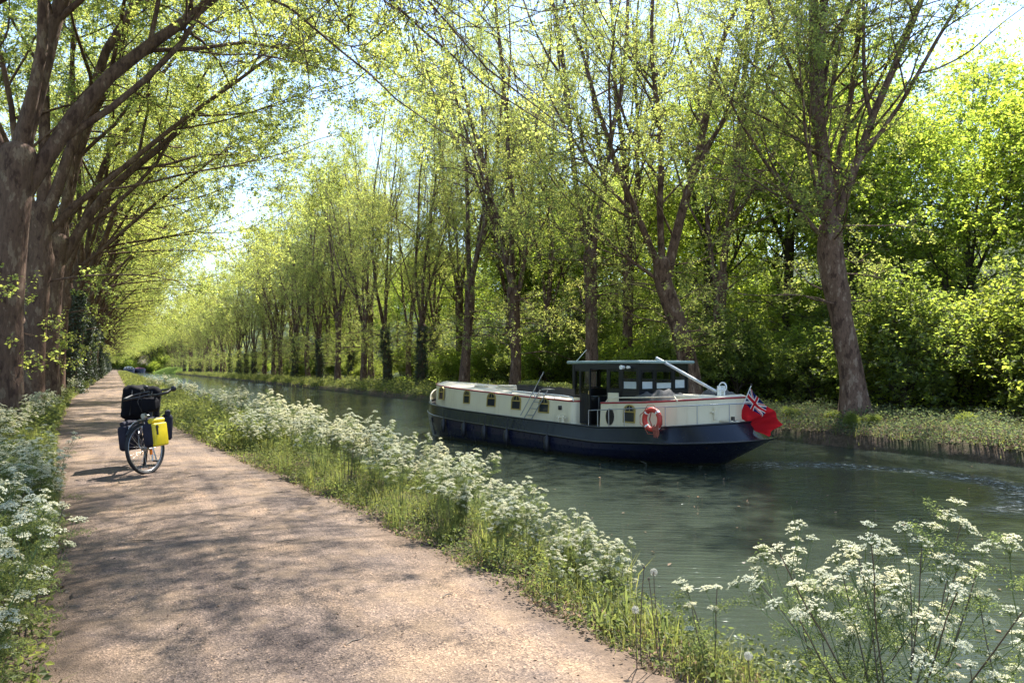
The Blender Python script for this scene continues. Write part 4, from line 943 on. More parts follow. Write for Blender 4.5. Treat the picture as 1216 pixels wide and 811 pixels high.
def side_y(x, z, aft=False):
    zt = (za_ if aft else zf_)(np.array([x]))[0]; zb = float(zdeck(x)); return wf-.06*np.clip((z-zb)/(zt-zb), 0, 1)
def arch(w_, h_, n=12):
    r = w_/2; sp = h_-r*.75
    return [(-r, 0), (r, 0)]+[(r*math.cos(math.pi*i/n), sp+.75*r*math.sin(math.pi*i/n)) for i in range(n+1)]
def window(x, zb, w_, h_, aft=False, kind='arch'):
    y = side_y(x, zb+h_/2, aft); o = arch(w_, h_); zs = [q[1] for q in o]
    U = (-1, 0, 0); W_ = (0, -.07, 1.0)
    f = MB(); f.prism(o, (x, y-.002, zb), U, W_, .03) if False else None
    outer = np.array(o); inner = outer.copy(); inner[:, 0] *= 1-.065/w_; inner[:, 1] = h_*.5+(inner[:, 1]-h_*.5)*(1-.07/h_)
    P3 = lambda q, off: np.array([(x-u, y+off-.075*(v-h_/2), zb+v) for u, v in q])
    a, b = P3(outer, .025), P3(inner, .025); c, d = P3(outer, -.02), P3(inner, -.02); n = len(o)
    idx = lambda k: [(k*n+i) for i in range(n)]
    f.add(np.concatenate([a, b, c, d]), [q for i in range(n) for q in ((i, (i+1) % n, n+(i+1) % n, n+i), (2*n+i, 2*n+(i+1) % n, (i+1) % n, i), (n+i, n+(i+1) % n, 3*n+(i+1) % n, 3*n+i))])
    wy = lambda v, off: y+off-.075*(v-h_/2)
    f.box((x, wy(h_*.60, .017), zb+h_*.60), (w_*.94, .03, .04))
    fr = f.build('window', B['gold'], ac if aft else fc)
    g = MB(); g.add(P3(inner, .006), [tuple(range(n))]); g.build('pane', B['glass'], fr)
    g = MB(); lat = MB()
    for k in range(3): lat.bar((x-w_*.35+k*w_*.35, wy(h_*.66, .012), zb+h_*.62), (x-w_*.2+k*w_*.2, wy(h_*.95, .012), zb+h_*.97), .007, k=5)
    lat.build('upper_tracery', B['goldp'], fr)
for x, w_ in ((12.0, .34), (10.25, .42), (8.72, .52), (7.3, .52), (5.85, .52)):
    zb = float(zdeck(x))+.22; window(x, zb, w_, .50)
window(2.1, float(zdeck(2.1))+.12, .46, .52, True)
h = MB(); h.prism([(.15*math.cos(a), .24*math.sin(a)) for a in np.linspace(0, 6.283, 20)[:-1]], (2.85, side_y(2.85, 1.25, True)-.005, 1.25), (-1, 0, 0), (0, 0, 1), .05); h.build('oval_vent', B['black'], ac)
h = MB(); h.box((5.05, side_y(5.05, 1.4)+.02, 1.42), (.14, .06, .14), bev=.02); h.build('navigation_lamp', B['black'], fc)
h = MB(); h.tube([(4.2+.25, 1.46, zf_(np.array([4.5]))[0]+.02), (4.55, 1.42, 1.76), (5.0, 1.4, 1.80), (7.6, 1.38, 1.89), (7.7, 1.4, 1.78)], .022, 6)
for x in (5.4, 6.4): h.bar((x, 1.4, zf_(np.array([x]))[0]), (x, 1.4, 1.80+(x-5)*.035), .016)
h.build('handrail', B['white'], fc)
h = MB(); z0 = float(za_(np.array([2.]))[0]); h.tube([(3.1, 1.42, z0-.05), (3.0, 1.38, z0+.10), (.6, 1.30, z0+.20), (.5, 1.3, z0+.08)], .02, 6); h.build('handrail', B['cream'], ac)

# wheelhouse
wx0, wx1, wy, wz0, wz1 = 2.05, 4.85, 1.12, 1.5, 2.80
wh = MB()
wh.box(((wx0+wx1)/2+.0, -wy+.03, 1.6), (wx1-wx0, .05, .9)); wh.box((wx0+.03, 0, 1.62), (.05, 2*wy-.12, .82)); wh.box((wx1-.03, 0, 1.62), (.05, 2*wy-.12, .82))
wh.box(((wx0+3.3)/2, wy-.03, 1.62), (3.3-wx0, .05, .82))
for x, y in ((wx0+.04, wy-.04), (wx0+.04, -wy+.04), (wx1-.04, wy-.04), (wx1-.04, -wy+.04)): wh.box((x, y, (2.03+wz1)/2), (.09, .09, wz1-2.03))
for x in (3.31, 2.75, 4.45): wh.box((x, wy-.04, (1.2+wz1)/2), (.08, .07, wz1-1.2))
for y in (.42, -.42): wh.box((wx0+.04, y, (2.03+wz1)/2), (.07, .07, wz1-2.03))
for x in (2.9, 3.9): wh.box((x, -wy+.04, (2.03+wz1)/2), (.07, .07, wz1-2.03))
for y in (-.0,): wh.box((wx1-.04, y, (2.03+wz1)/2), (.07, .07, wz1-2.03))
wh.box(((wx0+wx1)/2, wy-.04, wz1-.08), (wx1-wx0-.19, .075, .17)); wh.box(((wx0+wx1)/2, -wy+.04, wz1-.08), (wx1-wx0-.19, .075, .17))
wh.box((wx0+.04, 0, wz1-.09), (.075, 2*wy-.19, .19)); wh.box((wx1-.04, 0, wz1-.09), (.075, 2*wy-.19, .19))
wo = wh.build('wheelhouse', B['black'], barge)
h = MB(); h.box(((wx0+wx1)/2+.0, 0, wz1+.055), (wx1-wx0+.32, 2*wy+.26, .09), bev=.035); h.build('wheelhouse_roof', B['greenroof'], wo)
h = MB(); h.box((4.66, wy-.01, 1.42), (.30, .05, .66)); h.box((3.05, wy+.02, 1.80), (.42, .04, .28)); h.build('cream_panel', B['cream'], wo)
def pane(p0, p1, axis, pos, mat, name='window'):
    """window in the wheelhouse wall: frame with its pane"""
    (a0, z0), (a1, z1) = p0, p1; f = MB(); t = .035
    def bx(ac, zc, da, dz): f.box(((pos, ac, zc) if axis == 'x' else (ac, pos, zc)), ((.05, da, dz) if axis == 'x' else (da, .05, dz)))
    bx((a0+a1)/2, z0+t/2, abs(a1-a0), t); bx((a0+a1)/2, z1-t/2, abs(a1-a0), t); bx(a0+t/2, (z0+z1)/2, t, z1-z0-2*t); bx(a1-t/2, (z0+z1)/2, t, z1-z0-2*t)
    fo = f.build(name, B['black'], wo); g = MB()
    g.box(((pos, (a0+a1)/2, (z0+z1)/2) if axis == 'x' else ((a0+a1)/2, pos, (z0+z1)/2)), ((.008, a1-a0-2*t-.004, z1-z0-2*t-.004) if axis == 'x' else (a1-a0-2*t-.004, .008, z1-z0-2*t-.004)))
    g.build('pane', mat, fo)
pane((2.80, 2.04), (3.26, 2.62), 'y', wy-.03, B['clear']); pane((2.12, 2.33), (2.70, 2.62), 'y', wy-.03, B['clear']); pane((2.12, 2.04), (2.70, 2.32), 'y', wy-.03, B['blind'])
pane((.47, 2.04), (1.0, 2.32), 'x', wx0+.03, B['blind']); pane((.47, 2.33), (1.0, 2.60), 'x', wx0+.03, B['clear'])
pane((-.37, 2.04), (.37, 2.28), 'x', wx0+.03, B['blind']); pane((-.37, 2.30), (.37, 2.60), 'x', wx0+.03, B['clear']); pane((-1.0, 2.04), (-.47, 2.36), 'x', wx0+.03, B['blind']); pane((-1.0, 2.37), (-.47, 2.60), 'x', wx0+.03, B['clear'])
for a, b in ((2.14, 2.85), (2.95, 3.85), (3.95, 4.75)): pane((a, 2.04), (b, 2.62), 'y', -wy+.03, B['clear'])
for a, b in ((-1.0, -.05), (.05, 1.0)): pane((a, 2.04), (b, 2.60), 'x', wx1-.03, B['clear'])
pane((4.52, 1.8), (4.78, 2.62), 'y', wy-.03, B['clear'])
# open door leaf, hinged at the forward post
h = MB(); h.box((4.22, wy+.05, 1.42), (.46, .045, .92)); h.box((4.22, wy+.05, 2.62), (.46, .045, .09))
for x in (4.01, 4.43): h.box((x, wy+.05, 2.23), (.05, .045, .69))
for x in (4.1, 4.2, 4.3): h.box((x, wy+.075, 1.42), (.012, .008, .88))
d_ = h.build('door', B['black'], wo); h = MB(); h.box((4.22, wy+.05, 2.23), (.37, .01, .69)); h.build('pane', B['clear'], d_)
h = MB(); h.bar((4.03, wy+.09, 1.86), (4.03, wy+.09, 1.98), .015); h.build('handle', B['gold'], d_)
h = MB(); h.box((4.3, 0, 1.35), (.5, 1.5, .9), bev=.05); h.ring((3.95, .1, 1.85), .34, .02, 'x', 24, 6); h.bar((3.95, .1, 1.85), (4.1, .1, 1.8), .03); h.build('helm', B['black'], wo)
h = MB(); h.tube([(4.9, .9, wz1+.1), (4.5, .85, wz1+.45)], .008, 5); h.build('aerial', B['white'], wo)
h = MB(); h.bar((2.55, wy+.08, 2.70), (2.55, wy+.22, 2.70), .05, .065, 10); h.bar((2.35, wy+.05, 2.70), (2.35, wy+.16, 2.70), .035, .045, 8); h.build('deck_lamp', B['white'], wo)

# side railing over the aft bulwark
h = MB(); xs_ = [3.38, 3.0, 2.55, 1.95, .55, -.2, -.72]; top = []
for x in xs_:
    y = float(np.interp(x, c_rim[:, 0], c_rim[:, 1]))-.03; z = float(zdeck(x)); zt = float(np.interp(x, [-.7, 3.4], [1.74, 1.42])); h.bar((x, y, z), (x, y, zt), .014, k=6)
for x in np.linspace(3.38, -.95, 40): top.append((x, float(np.interp(x, c_rim[:, 0], c_rim[:, 1]))-.03, float(np.interp(x, [-.7, 3.4], [1.74, 1.42]))))
h.tube(top, .015, 6); h.build('railing', B['steel'], barge)
# lowered mast on its tabernacle
h = MB(); h.tube([(0.15, .05, 2.02), (2.25, .12, 2.98)], [.042, .046], 10); h.build('lowered_mast', B['mast'], barge)
h = MB(); h.box((.0, -.04, 1.98), (.10, .04, .42)); h.box((.0, .14, 1.98), (.10, .04, .42)); h.ring((-.05, .05, 2.16), .12, .02, 'y', 16, 6); h.bar((0, -.1, 2.1), (0, .2, 2.1), .03); h.build('mast_foot', B['white'], barge)
h = MB(); h.bar((-.3, .75, 1.3), (-.3, .75, 1.62), .06, k=10); h.bar((-.3, .6, 1.5), (-.3, .9, 1.5), .03); h.build('bollard', B['cream'], barge)
h = MB(); h.bar((4.62, 1.75, 1.0), (4.62, 1.75, 1.2), .05); h.bar((4.82, 1.75, 1.0), (4.82, 1.75, 1.2), .05); h.bar((4.52, 1.75, 1.14), (4.92, 1.75, 1.14), .03); h.build('mooring_bitts', B['cream'], barge)
h = MB(); h.box((-.72, .55, 1.25), (.16, .1, .1), bev=.02); h.bar((-.72, .55, 1.3), (-.72, .55, 1.4), .05); h.build('stern_lamp', B['black'], barge)

BM = Matrix.Translation((S0[0], S0[1], WZ)) @ Matrix.Rotation(byaw, 4, 'Z')
def on_boat(mb, name, mats, label, cat, group=None, at=(0, 0, 0)):
    o = mb.build(name, mats); o.matrix_world = BM @ Matrix.Translation(at); return tag(o, label, cat, group)

# fenders hanging along the port side
fl = ['fender nearest the bow, hanging on the navy hull', 'second fender from the bow on the navy hull', 'middle fender of the five on the navy hull', 'fourth fender from the bow on the navy hull', 'fender below the wheelhouse door, nearest the stern']
for i, x in enumerate((10.9, 9.55, 8.3, 7.05, 5.0)):
    p = on_side(x, .05); h = MB(); h.tube([(0, 0, .10), (0, .0, .05), (0, .02, -.02), (0, .03, -.28), (0, .02, -.42), (0, .02, -.47)], [.012, .03, .085, .09, .06, .02], 10); h.bar((0, -.05, .46), (0, 0, .08), .012, k=5)
    on_boat(h, 'fender', B['rubber'], 'dark rubber '+fl[i], 'fender', 'fenders on the barge', (x, p[1]+.10, p[2]-.02))
# lifebuoy with rope
lx = .80; lb = MB(); lb.ring((0, 0, 0), .265, .07, 'y', 40, 10)
lo = on_boat(lb, 'lifebuoy', B['buoy'], 'orange-red lifebuoy hanging on the stern railing', 'lifebuoy', None, (lx, 1.99, 1.30))
for a in (.0, 1.57, 3.14, 4.71): h = MB(); h.ring((0, 0, 0), .265, .074, 'y', 4, 10, a0=a+.68, a1=a+.88); h.build('band', B['white'], lo)
h = MB()
for k in range(4): a = .78+k*1.57; h.tube([(.3*math.cos(a), .07, .3*math.sin(a)), (.40*math.cos(a+.5), .05, .40*math.sin(a+.5)), (.40*math.cos(a+1.07), .05, .40*math.sin(a+1.07)), (.3*math.cos(a+1.57), .07, .3*math.sin(a+1.57))], .012, 5)
for k in range(9): x = -.28+k*.02; h.tube([(x, .09, -.12-.02*(k % 3)), (x-.05+.02*(k % 4), .12, -.3), (x-.03, .1, -.38-.04*(k % 3))], .012, 5)
h.tube([(-.02, .03, .3), (.05, .05, .0), (-.08, .06, -.25)], .018, 6); h.build('rope', B['rope'], lo)
# ladder and boathook leaning on the fore cabin
h = MB(); a0, a1 = np.array((6.6, 1.68, 1.02)), np.array((6.1, 1.42, 1.95)); b0, b1 = a0+np.array((-.38, 0, 0)), a1+np.array((-.38, 0, 0))
h.bar(a0, a1, .018); h.bar(b0, b1, .018)
for t in (.12, .35, .58, .8): h.bar(a0+(a1-a0)*t, b0+(b1-b0)*t, .014)
h.box(((a1+b1)/2+np.array((-.1, -.1, .03))), (.4, .22, .04)); on_boat(h, 'ladder', B['steel'], 'short grey boarding ladder leaning against the cream fore cabin', 'ladder')
h = MB(); h.bar((6.75, 1.72, 1.1), (6.05, 1.3, 2.55), .014); on_boat(h, 'boat_hook', B['steel'], 'thin grey pole leaning upright beside the boarding ladder', 'pole')
for (x, y, z, lab) in ((10.6, .55, zf_(np.array([10.6]))[0]+.09, 'flat rope coil on the cream cabin roof near the bow'), (-.55, .45, 1.26, 'rope coil lying on the stern deck by the flagstaff')):
    h = MB(); q = np.linspace(0, 2*math.pi*6, 150); h.tube(np.stack([(.08+.012*q/2)*np.cos(q), (.08+.012*q/2)*np.sin(q), .02+.012*np.sin(q*.31)], 1), .013, 5); on_boat(h, 'rope_coil', B['roof'], lab, 'rope', None, (x, y, float(z)))
# planters with herbs on the roof
for i, (x, ln, lab) in enumerate(((7.6, 1.0, 'dark planter box of herbs on the cabin roof, nearest the bow'), (6.35, 1.1, 'dark planter box with low herbs, middle of the three on the roof'), (5.25, 1.0, 'dark planter box of herbs standing right by the wheelhouse'))):
    zt = float(zf_(np.array([x]))[0])+.06; root = empty('planter'); root.matrix_world = BM @ Matrix.Translation((x, .55, zt)); tag(root, lab, 'planter', 'planters on the barge roof')
    m = MB(); m.box((0, 0, .13), (ln, .45, .26), taper=1.06); m.box((0, 0, .262), (ln*1.08, .50, .03)); m.build('box', B['soil'], root)
    rng = np.random.default_rng(200+i); a = Acc(); n = 700; C = np.stack([rng.uniform(-ln/2, ln/2, n), rng.uniform(-.22, .22, n), .27+rng.uniform(0, 1, n)**1.5*.16], 1); a.add(*leaves(rng, C, .06), 0); link('foliage', a.mesh('foliage', [M['herb']]), root)
h = MB(); h.box((0, 0, .05), (1.1, .8, .10), bev=.03); h.box((.1, .1, .14), (.8, .5, .06), bev=.02); h.bar((-.6, -.2, .16), (.5, .3, .16), .03); on_boat(h, 'folded_gangplank', B['roof'], 'folded sandy board lying on the roof ahead of the planters', 'board', None, (9.1, .2, 1.86))
h = MB(); h.box((0, 0, .07), (1.5, .9, .14), bev=.05); on_boat(h, 'skylight', B['steel'], 'flat grey skylight hatch on the fore cabin roof', 'skylight', None, (8.9, -.5, 1.87))
# tarpaulins and cushions on the aft deck
def heap(seed, lx_, ly_, hz):
    rng = np.random.default_rng(seed); n, m_ = 22, 14; u, v = np.meshgrid(np.linspace(-1, 1, n), np.linspace(-1, 1, m_), indexing='ij')
    z = hz*np.clip((1-u**4)*(1-v**4), 0, 1)*(.65+.25*np.sin(u*5+rng.uniform(0, 6))*np.cos(v*3+rng.uniform(0, 6))+.15*np.sin(u*11+v*7))
    mb = MB(); mb.grid(np.stack([u*lx_/2, v*ly_/2, z], -1)); mb.add([(-lx_/2, -ly_/2, -.01), (lx_/2, -ly_/2, -.01), (lx_/2, ly_/2, -.01), (-lx_/2, ly_/2, -.01)], [(3, 2, 1, 0)]); return mb
zt = float(za_(np.array([1.4]))[0])+.05
on_boat(heap(1, 1.5, 1.0, .34), 'tarpaulin', B['tarp'], 'crumpled grey tarpaulin on the aft deck below the wheelhouse windows', 'tarpaulin', None, (1.55, .75, zt))
on_boat(heap(2, .9, .7, .28), 'tarpaulin', B['tarp'], 'smaller grey bundle on the aft deck by the mast foot', 'tarpaulin', None, (.35, -.35, zt+.12))
h = MB(); h.box((0, 0, .06), (1.2, .8, .13), bev=.05); on_boat(h, 'cushion', B['roof'], 'flat sandy cushion on the aft deck between the two tarpaulins', 'cushion', None, (.75, .45, zt+.03))

# red ensign on its raked staff
flag_m = []
def cloth(name, col, tr):
    m, ns, ls, p = new_mat(name); ns.remove(p); d = ns.new('ShaderNodeBsdfDiffuse'); t = ns.new('ShaderNodeBsdfTranslucent'); d.inputs[0].default_value = (*col, 1); t.inputs[0].default_value = (*tr, 1)
    ms = ns.new('ShaderNodeMixShader'); ms.inputs[0].default_value = .45; ls.new(d.outputs[0], ms.inputs[1]); ls.new(t.outputs[0], ms.inputs[2]); ls.new(ms.outputs[0], ns['Material Output'].inputs['Surface']); return m
flag_m = [cloth('flag_red', (.50, .016, .025), (.70, .028, .04)), cloth('flag_blue', (.012, .014, .10), (.02, .025, .14)), cloth('flag_white', (.75, .74, .74), (.7, .68, .68))]
fs = empty('ensign_staff'); fs.matrix_world = BM; tag(fs, 'white raked flagstaff at the stern of the barge', 'flagstaff')
h = MB(); h.bar((-.36, 0, 1.06), (-.92, 0, 2.22), .016, .013, 8); h.build('staff', B['white'], fs); h = MB(); h.ball((-.925, 0, 2.235), .028); h.build('finial', B['black'], fs)
nu, nv = 120, 80; u, v = np.meshgrid(np.linspace(0, 1, nu+1), np.linspace(0, 1, nv+1), indexing='ij')   # u: hoist to fly, v: top to bottom
c00, c01, c10, c11 = (np.array(q) for q in ((-.90, 0, 2.14), (-.53, 0, 1.36), (-1.92, .12, 1.27), (-1.38, .10, .90)))
G = (c00*(1-u)[..., None]*(1-v)[..., None]+c01*(1-u)[..., None]*v[..., None]+c10*u[..., None]*(1-v)[..., None]+c11*u[..., None]*v[..., None])
ph = 7*u+2.2*v; G[..., 1] += (.09*np.sin(ph*1.15)+.05*np.sin(ph*2.3+v*3))*np.minimum(1, u*2.5); G[..., 2] += -.02*np.sin(math.pi*u)*(.3+.7*v)+.03*np.sin(9*u+1)*u
G[..., 0] += .03*np.sin(6*v+5*u)*u
def fcol(i, j):
    a = (i+.5)/nu; b = (j+.5)/nv
    if a > .5 or b > .5: return 0
    X = (a*2-.5)*2; Y = (b*2-.5)*1                         # canton, 2:1, x -1..1, y -.5..0.5
    if abs(X) < .10 or abs(Y) < .10: return 0
    if abs(X) < .167 or abs(Y) < .167: return 2
    n1, n2 = (Y*2-X)/math.sqrt(5), (Y*2+X)/math.sqrt(5)    # distance from the diagonals
    d1, d2 = n1, n2
    for dd, s in ((d1, 1 if X > 0 else -1), (d2, -1 if X > 0 else 1)):
        if 0 < dd*s < .067: return 0
    if abs(d1) < .10 or abs(d2) < .10: return 2
    return 1
h = MB(); h.grid(G, 0, True, fcol); on_boat(h, 'flag', flag_m, 'red ensign with union canton drooping from the stern staff', 'flag')

# ------------------------------------------------------------------ the loaded touring bicycle
K = {}
K['tyre'] = plain('tyre_rubber', (.009, .009, .010), .7, var=.2, nscale=40); K['rim'] = plain('rim_alloy', (.35, .35, .36), .35, .9, var=.1)
K['frame'] = plain('dark_frame_paint', (.010, .010, .013), .3, var=.2); K['silver'] = plain('polished_alloy', (.6, .6, .6), .3, .9, var=.1)
K['bag'] = plain('black_bag_fabric', (.0045, .004, .006), .85, var=.3, nscale=12, bmp=.5, spec=.15); K['grey'] = plain('slate_grey_fabric', (.022, .021, .033), .8, var=.25, nscale=10, bmp=.4, spec=.2)
K['yellow'] = plain('yellow_tarpaulin', (.62, .47, .012), .45, var=.12, nscale=8, bmp=.2); K['orange'] = plain('orange_reflector', (.7, .18, .02), .2, var=.1); K['strap'] = plain('strap', (.008, .008, .009), .6)
K['olive'] = plain('olive_strip', (.12, .14, .07), .6)
bikeM = Matrix.Translation((.41, 12.40, .035)) @ Matrix.Rotation(R(-91), 4, 'Z') @ Matrix.Rotation(R(-4), 4, 'X')
ax0, ax1 = Vector((.84, 0, .98)), Vector((.985, 0, .45)); axd = (ax0-ax1).normalized()
steer = Matrix.Translation(ax0) @ Matrix.Rotation(R(-44), 4, axd) @ Matrix.Translation(-ax0)
bike = empty('bicycle', matrix=bikeM); tag(bike, 'black touring bicycle loaded with bags, parked on the towpath with wheel turned', 'bicycle')
def wheel(name, c, mtx=None):
    root = MB(); root.ring((0, 0, 0), .335, .021, 'y', 64, 10); o = root.build(name, K['tyre'], bike)
    o.matrix_local = (mtx or Matrix()) @ Matrix.Translation(c)
    m = MB(); m.ring((0, 0, 0), .308, .011, 'y', 56, 6); m.build('rim', K['rim'], o)
    m = MB()
    for i in range(32): a = 2*math.pi*i/32; b = a+(.5 if i % 4 < 2 else -.5); s = .025 if i % 2 else -.025; m.bar((.025*math.cos(b), s, .025*math.sin(b)), (.303*math.cos(a), 0, .303*math.sin(a)), .0013, k=4)
    m.build('spoke', K['silver'], o); m = MB(); m.bar((0, -.05, 0), (0, .05, 0), .028, k=12); m.build('hub', K['rim'], o); return o
wheel('wheel', (0, 0, .356)); wheel('wheel', (1.06, 0, .356), steer)
m = MB(); bb, st, sd, ht, hb = (.44, 0, .29), (.30, 0, .80), (.27, 0, .92), (.85, 0, .93), (.885, 0, .80)
for a, b, r_ in ((bb, st, .017), (st, ht, .017), (bb, hb, .02), (hb, ht, .021), (st, sd, .014)): m.bar(a, b, r_)
for s in (-1, 1): m.bar((0, .065*s, .356), (.42, .03*s, .29), .010); m.bar((0, .065*s, .356), (.30, .02*s, .77), .009)
m.build('frame', K['frame'], bike)
m = MB(); m.tube([(.885, 0, .80), (.90, 0, .745)], .02, 8)
for s in (-1, 1): m.tube([(.90, .0, .75), (.905, .055*s, .73), (.98, .06*s, .50), (1.06, .06*s, .356)], [.018, .016, .014, .010], 8)
m.bar((.85, 0, .93), (.835, 0, 1.03), .016); m.bar((.835, 0, 1.03), (.90, 0, 1.09), .016); m.build('fork', K['frame'], bike, steer)
m = MB()                                                    # butterfly bar: one open loop on each side
for s in (-1, 1): m.tube([(.90, .0, 1.08), (.91, .12*s, 1.07), (1.0, .24*s, 1.06), (1.0, .32*s, 1.065), (.93, .345*s, 1.08), (.83, .33*s, 1.11), (.75, .24*s, 1.13), (.75, .10*s, 1.13)], .014, 8)
hbm = m.build('handlebar', K['frame'], bike, steer)
m = MB()
for s in (-1, 1): m.tube([(1.0, .24*s, 1.06), (1.0, .32*s, 1.065), (.93, .345*s, 1.08), (.83, .33*s, 1.11)], .019, 8)
m.build('grip', K['strap'], hbm)
m = MB(); m.tube([(.90, .34, 1.08), (.95, .42, 1.10), (.98, .48, 1.11)], .007, 6); m.ball((.985, .50, 1.115), (.03, .04, .04)); m.build('mirror', K['strap'], hbm)
m = MB(); m.ball((.96, .03, 1.19), (.03, .035, .03)); m.bar((.93, -.05, 1.14), (.95, -.05, 1.18), .025); m.build('bell', K['strap'], hbm)
m = MB(); m.bar((.98, 0, .80), (1.04, 0, .80), .03, .036, 12); m.bar((.93, 0, .80), (.98, 0, .80), .012); m.build('headlamp', K['silver'], bike, steer)
m = MB(); m.ring((1.06, 0, .356), .375, .014, 'y', 30, 6, a0=R(35), a1=R(165)); m.build('mudguard', K['frame'], bike, steer)
m = MB(); m.ring((0, 0, .356), .375, .016, 'y', 30, 6, a0=R(10), a1=R(200)); m.build('mudguard', K['frame'], bike)
m = MB()
for s in (-1, 1): m.tube([(1.06, .07*s, .356), (1.06, .10*s, .42), (1.02, .11*s, .66), (1.20, .11*s, .665), (1.20, .11*s, .60), (1.06, .085*s, .37)], .006, 6); m.bar((1.02, .11*s, .66), (.93, .04*s, .73), .006)
m.ring((1.06, 0, .356), .40, .006, 'y', 16, 6, a0=R(50), a1=R(130)); m.build('front_rack', K['silver'], bike, steer)
m = MB()
for s in (-1, 1): m.bar((0, .075*s, .356), (-.02, .075*s, .745), .006); m.bar((0, .075*s, .356), (-.15, .075*s, .745), .006); m.tube([(.25, .05*s, .75), (.1, .075*s, .75), (-.25, .075*s, .75)], .006, 6)
for x in (-.25, -.05, .15): m.bar((x, -.075, .75), (x, .075, .75), .006)
m.build('rear_rack', K['frame'], bike)
m = MB(); m.box((.20, 0, .955), (.26, .15, .05), bev=.024); m.box((.37, 0, .95), (.14, .05, .035), bev=.016); m.build('saddle', K['strap'], bike)
m = MB(); m.bar((.44, -.07, .29), (.44, .07, .29), .02); m.ring((.44, -.06, .29), .09, .006, 'y', 30, 6)
m.bar((.44, .075, .29), (.47, .085, .125), .011); m.bar((.44, -.075, .29), (.41, -.085, .455), .011); cr = m.build('crank', K['silver'], bike)
m = MB(); m.box((.47, .135, .125), (.09, .09, .022)); m.build('pedal', K['strap'], cr); m = MB(); m.box((.41, -.135, .455), (.09, .09, .022)); m.build('pedal', K['strap'], cr)
m = MB(); m.tube([(.10, .07, .33), (.16, .19, -.015), (.19, .195, -.02)], .010, 6); m.build('kickstand', K['silver'], bike)
m = MB(); m.box((1.06-.0, .085, .30), (.05, .012, .075), bev=.005); m.build('reflector', K['orange'], bike, steer)
m = MB()
for s in (-1, 1): m.tube([(.93, .10*s, 1.12), (1.02, .08*s, 1.0), (.97, .05*s, .80)], .0035, 5)
m.build('brake_cable', K['strap'], bike, steer)
def bag(name, c, d, mats, label, mtx, taper=1.0, roll=True, colour=None, stripe=None):
    root = MB(); root.box((0, 0, 0), d, bev=min(d)*(.28 if roll else .44), taper=taper)
    if roll: root.tube([(-d[0]*.42, 0, d[2]/2+.02), (0, 0, d[2]/2+.035), (d[0]*.42, 0, d[2]/2+.02)], d[1]*.22, 8)
    o = root.build(name, mats); o.matrix_world = bikeM @ mtx @ Matrix.Translation(c); tag(o, label, 'pannier' if name == 'pannier' else 'bag', 'bags on the bicycle'); return o
fp = bag('pannier', (1.085, .20, .53), (.28, .19, .33), K['grey'], 'yellow-fronted slate pannier on the turned front wheel', steer)
m = MB(); m.box((0, .080, -.005), (.255, .07, .315), bev=.026); m.tube([(-.12, .05, .185), (.12, .05, .185)], .036, 8); m.build('yellow_side', K['yellow'], fp)
m = MB(); m.box((.08, .118, .06), (.028, .008, .13)); m.box((.08, .122, .10), (.04, .012, .03)); m.build('buckle', K['strap'], fp)
bag('pannier', (1.085, -.20, .53), (.31, .17, .34), K['grey'], 'slate grey pannier half hidden behind the front wheel', steer)
rp1 = bag('pannier', (-.03, -.22, .58), (.36, .20, .40), K['bag'], 'dark rear pannier sticking out at the left of the bicycle', Matrix()); m = MB(); m.box((.171, 0, -.02), (.006, .15, .012)); m.build('stripe', K['rim'], rp1)
bag('pannier', (-.03, .25, .58), (.36, .18, .38), K['grey'], 'dark rear pannier showing behind the yellow one', Matrix(), .8)
def lumpy(d, pw, seed, amp=.05, n=40, k=26):
    rng = np.random.default_rng(seed); th = np.linspace(0, math.pi, k); ph = np.linspace(0, 2*math.pi, n+1); sg = lambda v_: np.sign(v_)*np.abs(v_)**pw
    T_, P_ = np.meshgrid(th, ph, indexing='ij'); x = sg(np.sin(T_))*sg(np.cos(P_)); y = sg(np.sin(T_))*sg(np.sin(P_)); z = sg(np.cos(T_))
    f = 1+amp*(np.sin(x*5+rng.uniform(0, 6))*np.sin(y*4+rng.uniform(0, 6))+.7*np.sin(z*9+x*3)*np.cos(y*7))
    mb = MB(); mb.grid(np.stack([x*d[0]/2*f, y*d[1]/2*f, z*d[2]/2*f], -1)); return mb
du = lumpy((.46, .50, .50), .40, 5, .07).build('duffel_bag', K['bag']); du.matrix_world = bikeM @ Matrix.Translation((-.03, -.12, .93)); tag(du, 'big black duffel bag strapped on top of the rear rack', 'bag', 'bags on the bicycle')
m = MB()
for y in (-.14, .12): m.tube([(.225, y, -.18), (.235, y, 0), (.225, y, .17), (.16, y, .225), (0, y, .235), (-.16, y, .225), (-.23, y, .1)], .012, 6)
m.tube([(.24, -.2, .08), (.25, 0, .06), (.24, .2, .08)], .010, 6); m.build('strap', K['strap'], du)
fr_ = lumpy((.14, .24, .20), .5, 8, .06); hb_ = fr_.build('handlebar_bag', K['bag']); hb_.matrix_world = bikeM @ steer @ Matrix.Translation((1.0, .10, .94)); tag(hb_, 'small black bag hanging from the handlebar', 'bag', 'bags on the bicycle')
# (far end follows)

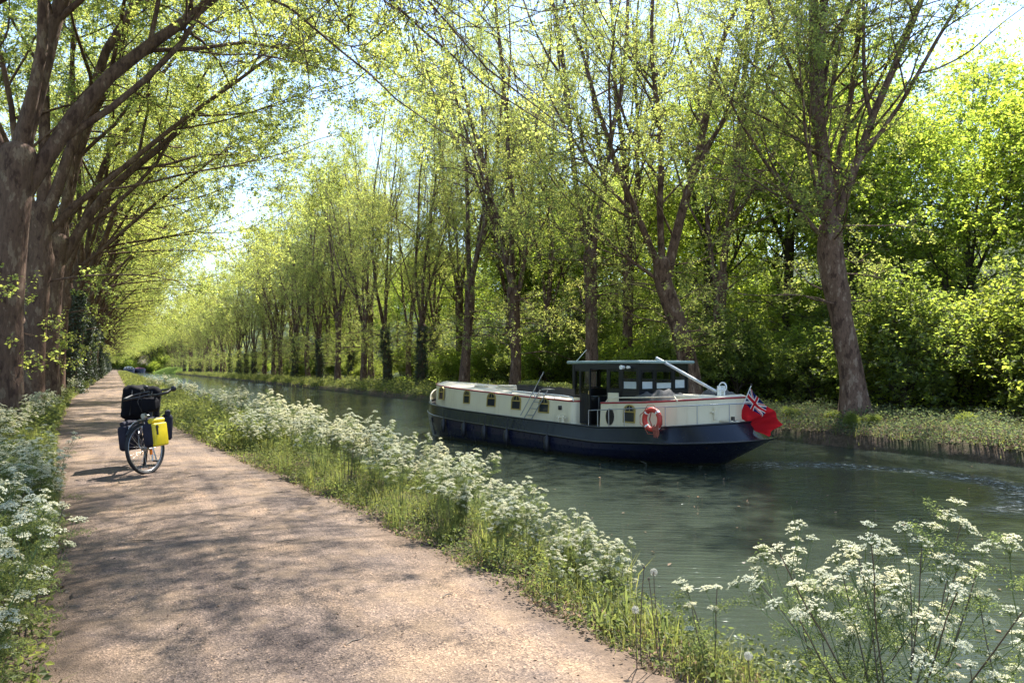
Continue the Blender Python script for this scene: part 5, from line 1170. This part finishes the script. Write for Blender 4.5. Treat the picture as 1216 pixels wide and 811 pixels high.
# ------------------------------------------------------------------ far end of the canal
V_ = {}
V_['blue'] = plain('faded_blue_hull', (.045, .05, .10), .5, var=.15, nscale=1); V_['white'] = plain('white_superstructure', (.72, .74, .76), .5, var=.06, nscale=1); V_['pink'] = plain('faded_red_cover', (.24, .10, .13), .8, var=.15, nscale=1.5)
def far_barge(x, y, w_, lab, cover):
    root = empty('moored_barge', (x, y, WZ)); tag(root, lab, 'boat', 'barges moored at the far end')
    def ring_(z, sc): t = np.linspace(-1, 1, 21); return np.stack([t*w_/2*sc, 2.2*np.abs(t)**2.4, np.full(21, z)], 1)
    m = MB(); m.grid(np.stack([ring_(2.0, 1.02), ring_(1.0, 1.0), ring_(-.3, .9)], 0)[::-1]); L = 30
    for s in (-1, 1): m.grid(np.array([[(s*w_/2*k, 2.2, z) for k, z in ((1.02, 2.0), (1.0, 1.0), (.9, -.3))], [(s*w_/2*k, L, z) for k, z in ((1.02, 2.0), (1.0, 1.0), (.9, -.3))]]))
    m.add([(-w_/2, 2.2, 1.9), (w_/2, 2.2, 1.9), (w_/2, L, 1.9), (-w_/2, L, 1.9)], [(0, 1, 2, 3)]); m.add(np.r_[ring_(1.9, 1.0), [(0, 3, 1.9)]], [tuple(range(22))]); m.build('hull', V_['blue'], root)
    if cover:
        m = MB(); t = np.linspace(0, math.pi, 13); a = np.stack([np.cos(t)*w_*.47, np.full(13, 5.), 1.9+np.sin(t)*.75], 1); b = a+np.array((0, 20, 0)); m.grid(np.stack([a, b], 0)); m.add(a, [tuple(range(13))]); m.build('hold_cover', V_['pink'], root)
    else:
        m = MB(); t = np.linspace(0, math.pi, 17); a = np.stack([np.cos(t)*w_*.46, np.full(17, 4.), 1.9+np.sin(t)*1.3], 1); b = a+np.array((0, 8, 0)); m.grid(np.stack([a, b], 0)); m.add(a, [tuple(range(17))]); wh_ = m.build('wheelhouse', V_['white'], root)
        for k in (-1, 0, 1): m = MB(); m.box((k*w_*.24, 3.97, 2.45), (w_*.18, .05, .6)); m.build('window', B['glass'], wh_)
far_barge(6.2, 415, 5.0, 'distant blue barge with an arched white wheelhouse, moored at the end of the canal', False)
far_barge(11.4, 421, 4.6, 'distant blue barge under a faded red cover, moored beside the white wheelhouse', True)
# green grass embankment at the bend
rng = np.random.default_rng(300); u, v = np.meshgrid(np.linspace(0, 1, 24), np.linspace(0, 1, 40), indexing='ij')
emb = np.stack([17+u*13, 330+v*120, -1.25+np.clip(np.sin(u*math.pi*.5)*3.6, 0, 5)*np.clip(np.minimum(v, 1-v)*8, 0, 1)], -1)
me_ = MB(); me_.grid(emb); M['lawn'] = plain('embankment_grass', (.075, .11, .02), 1.0, var=.4, nscale=2, spec=.02); tag(me_.build('embankment', M['lawn']), kind='structure')
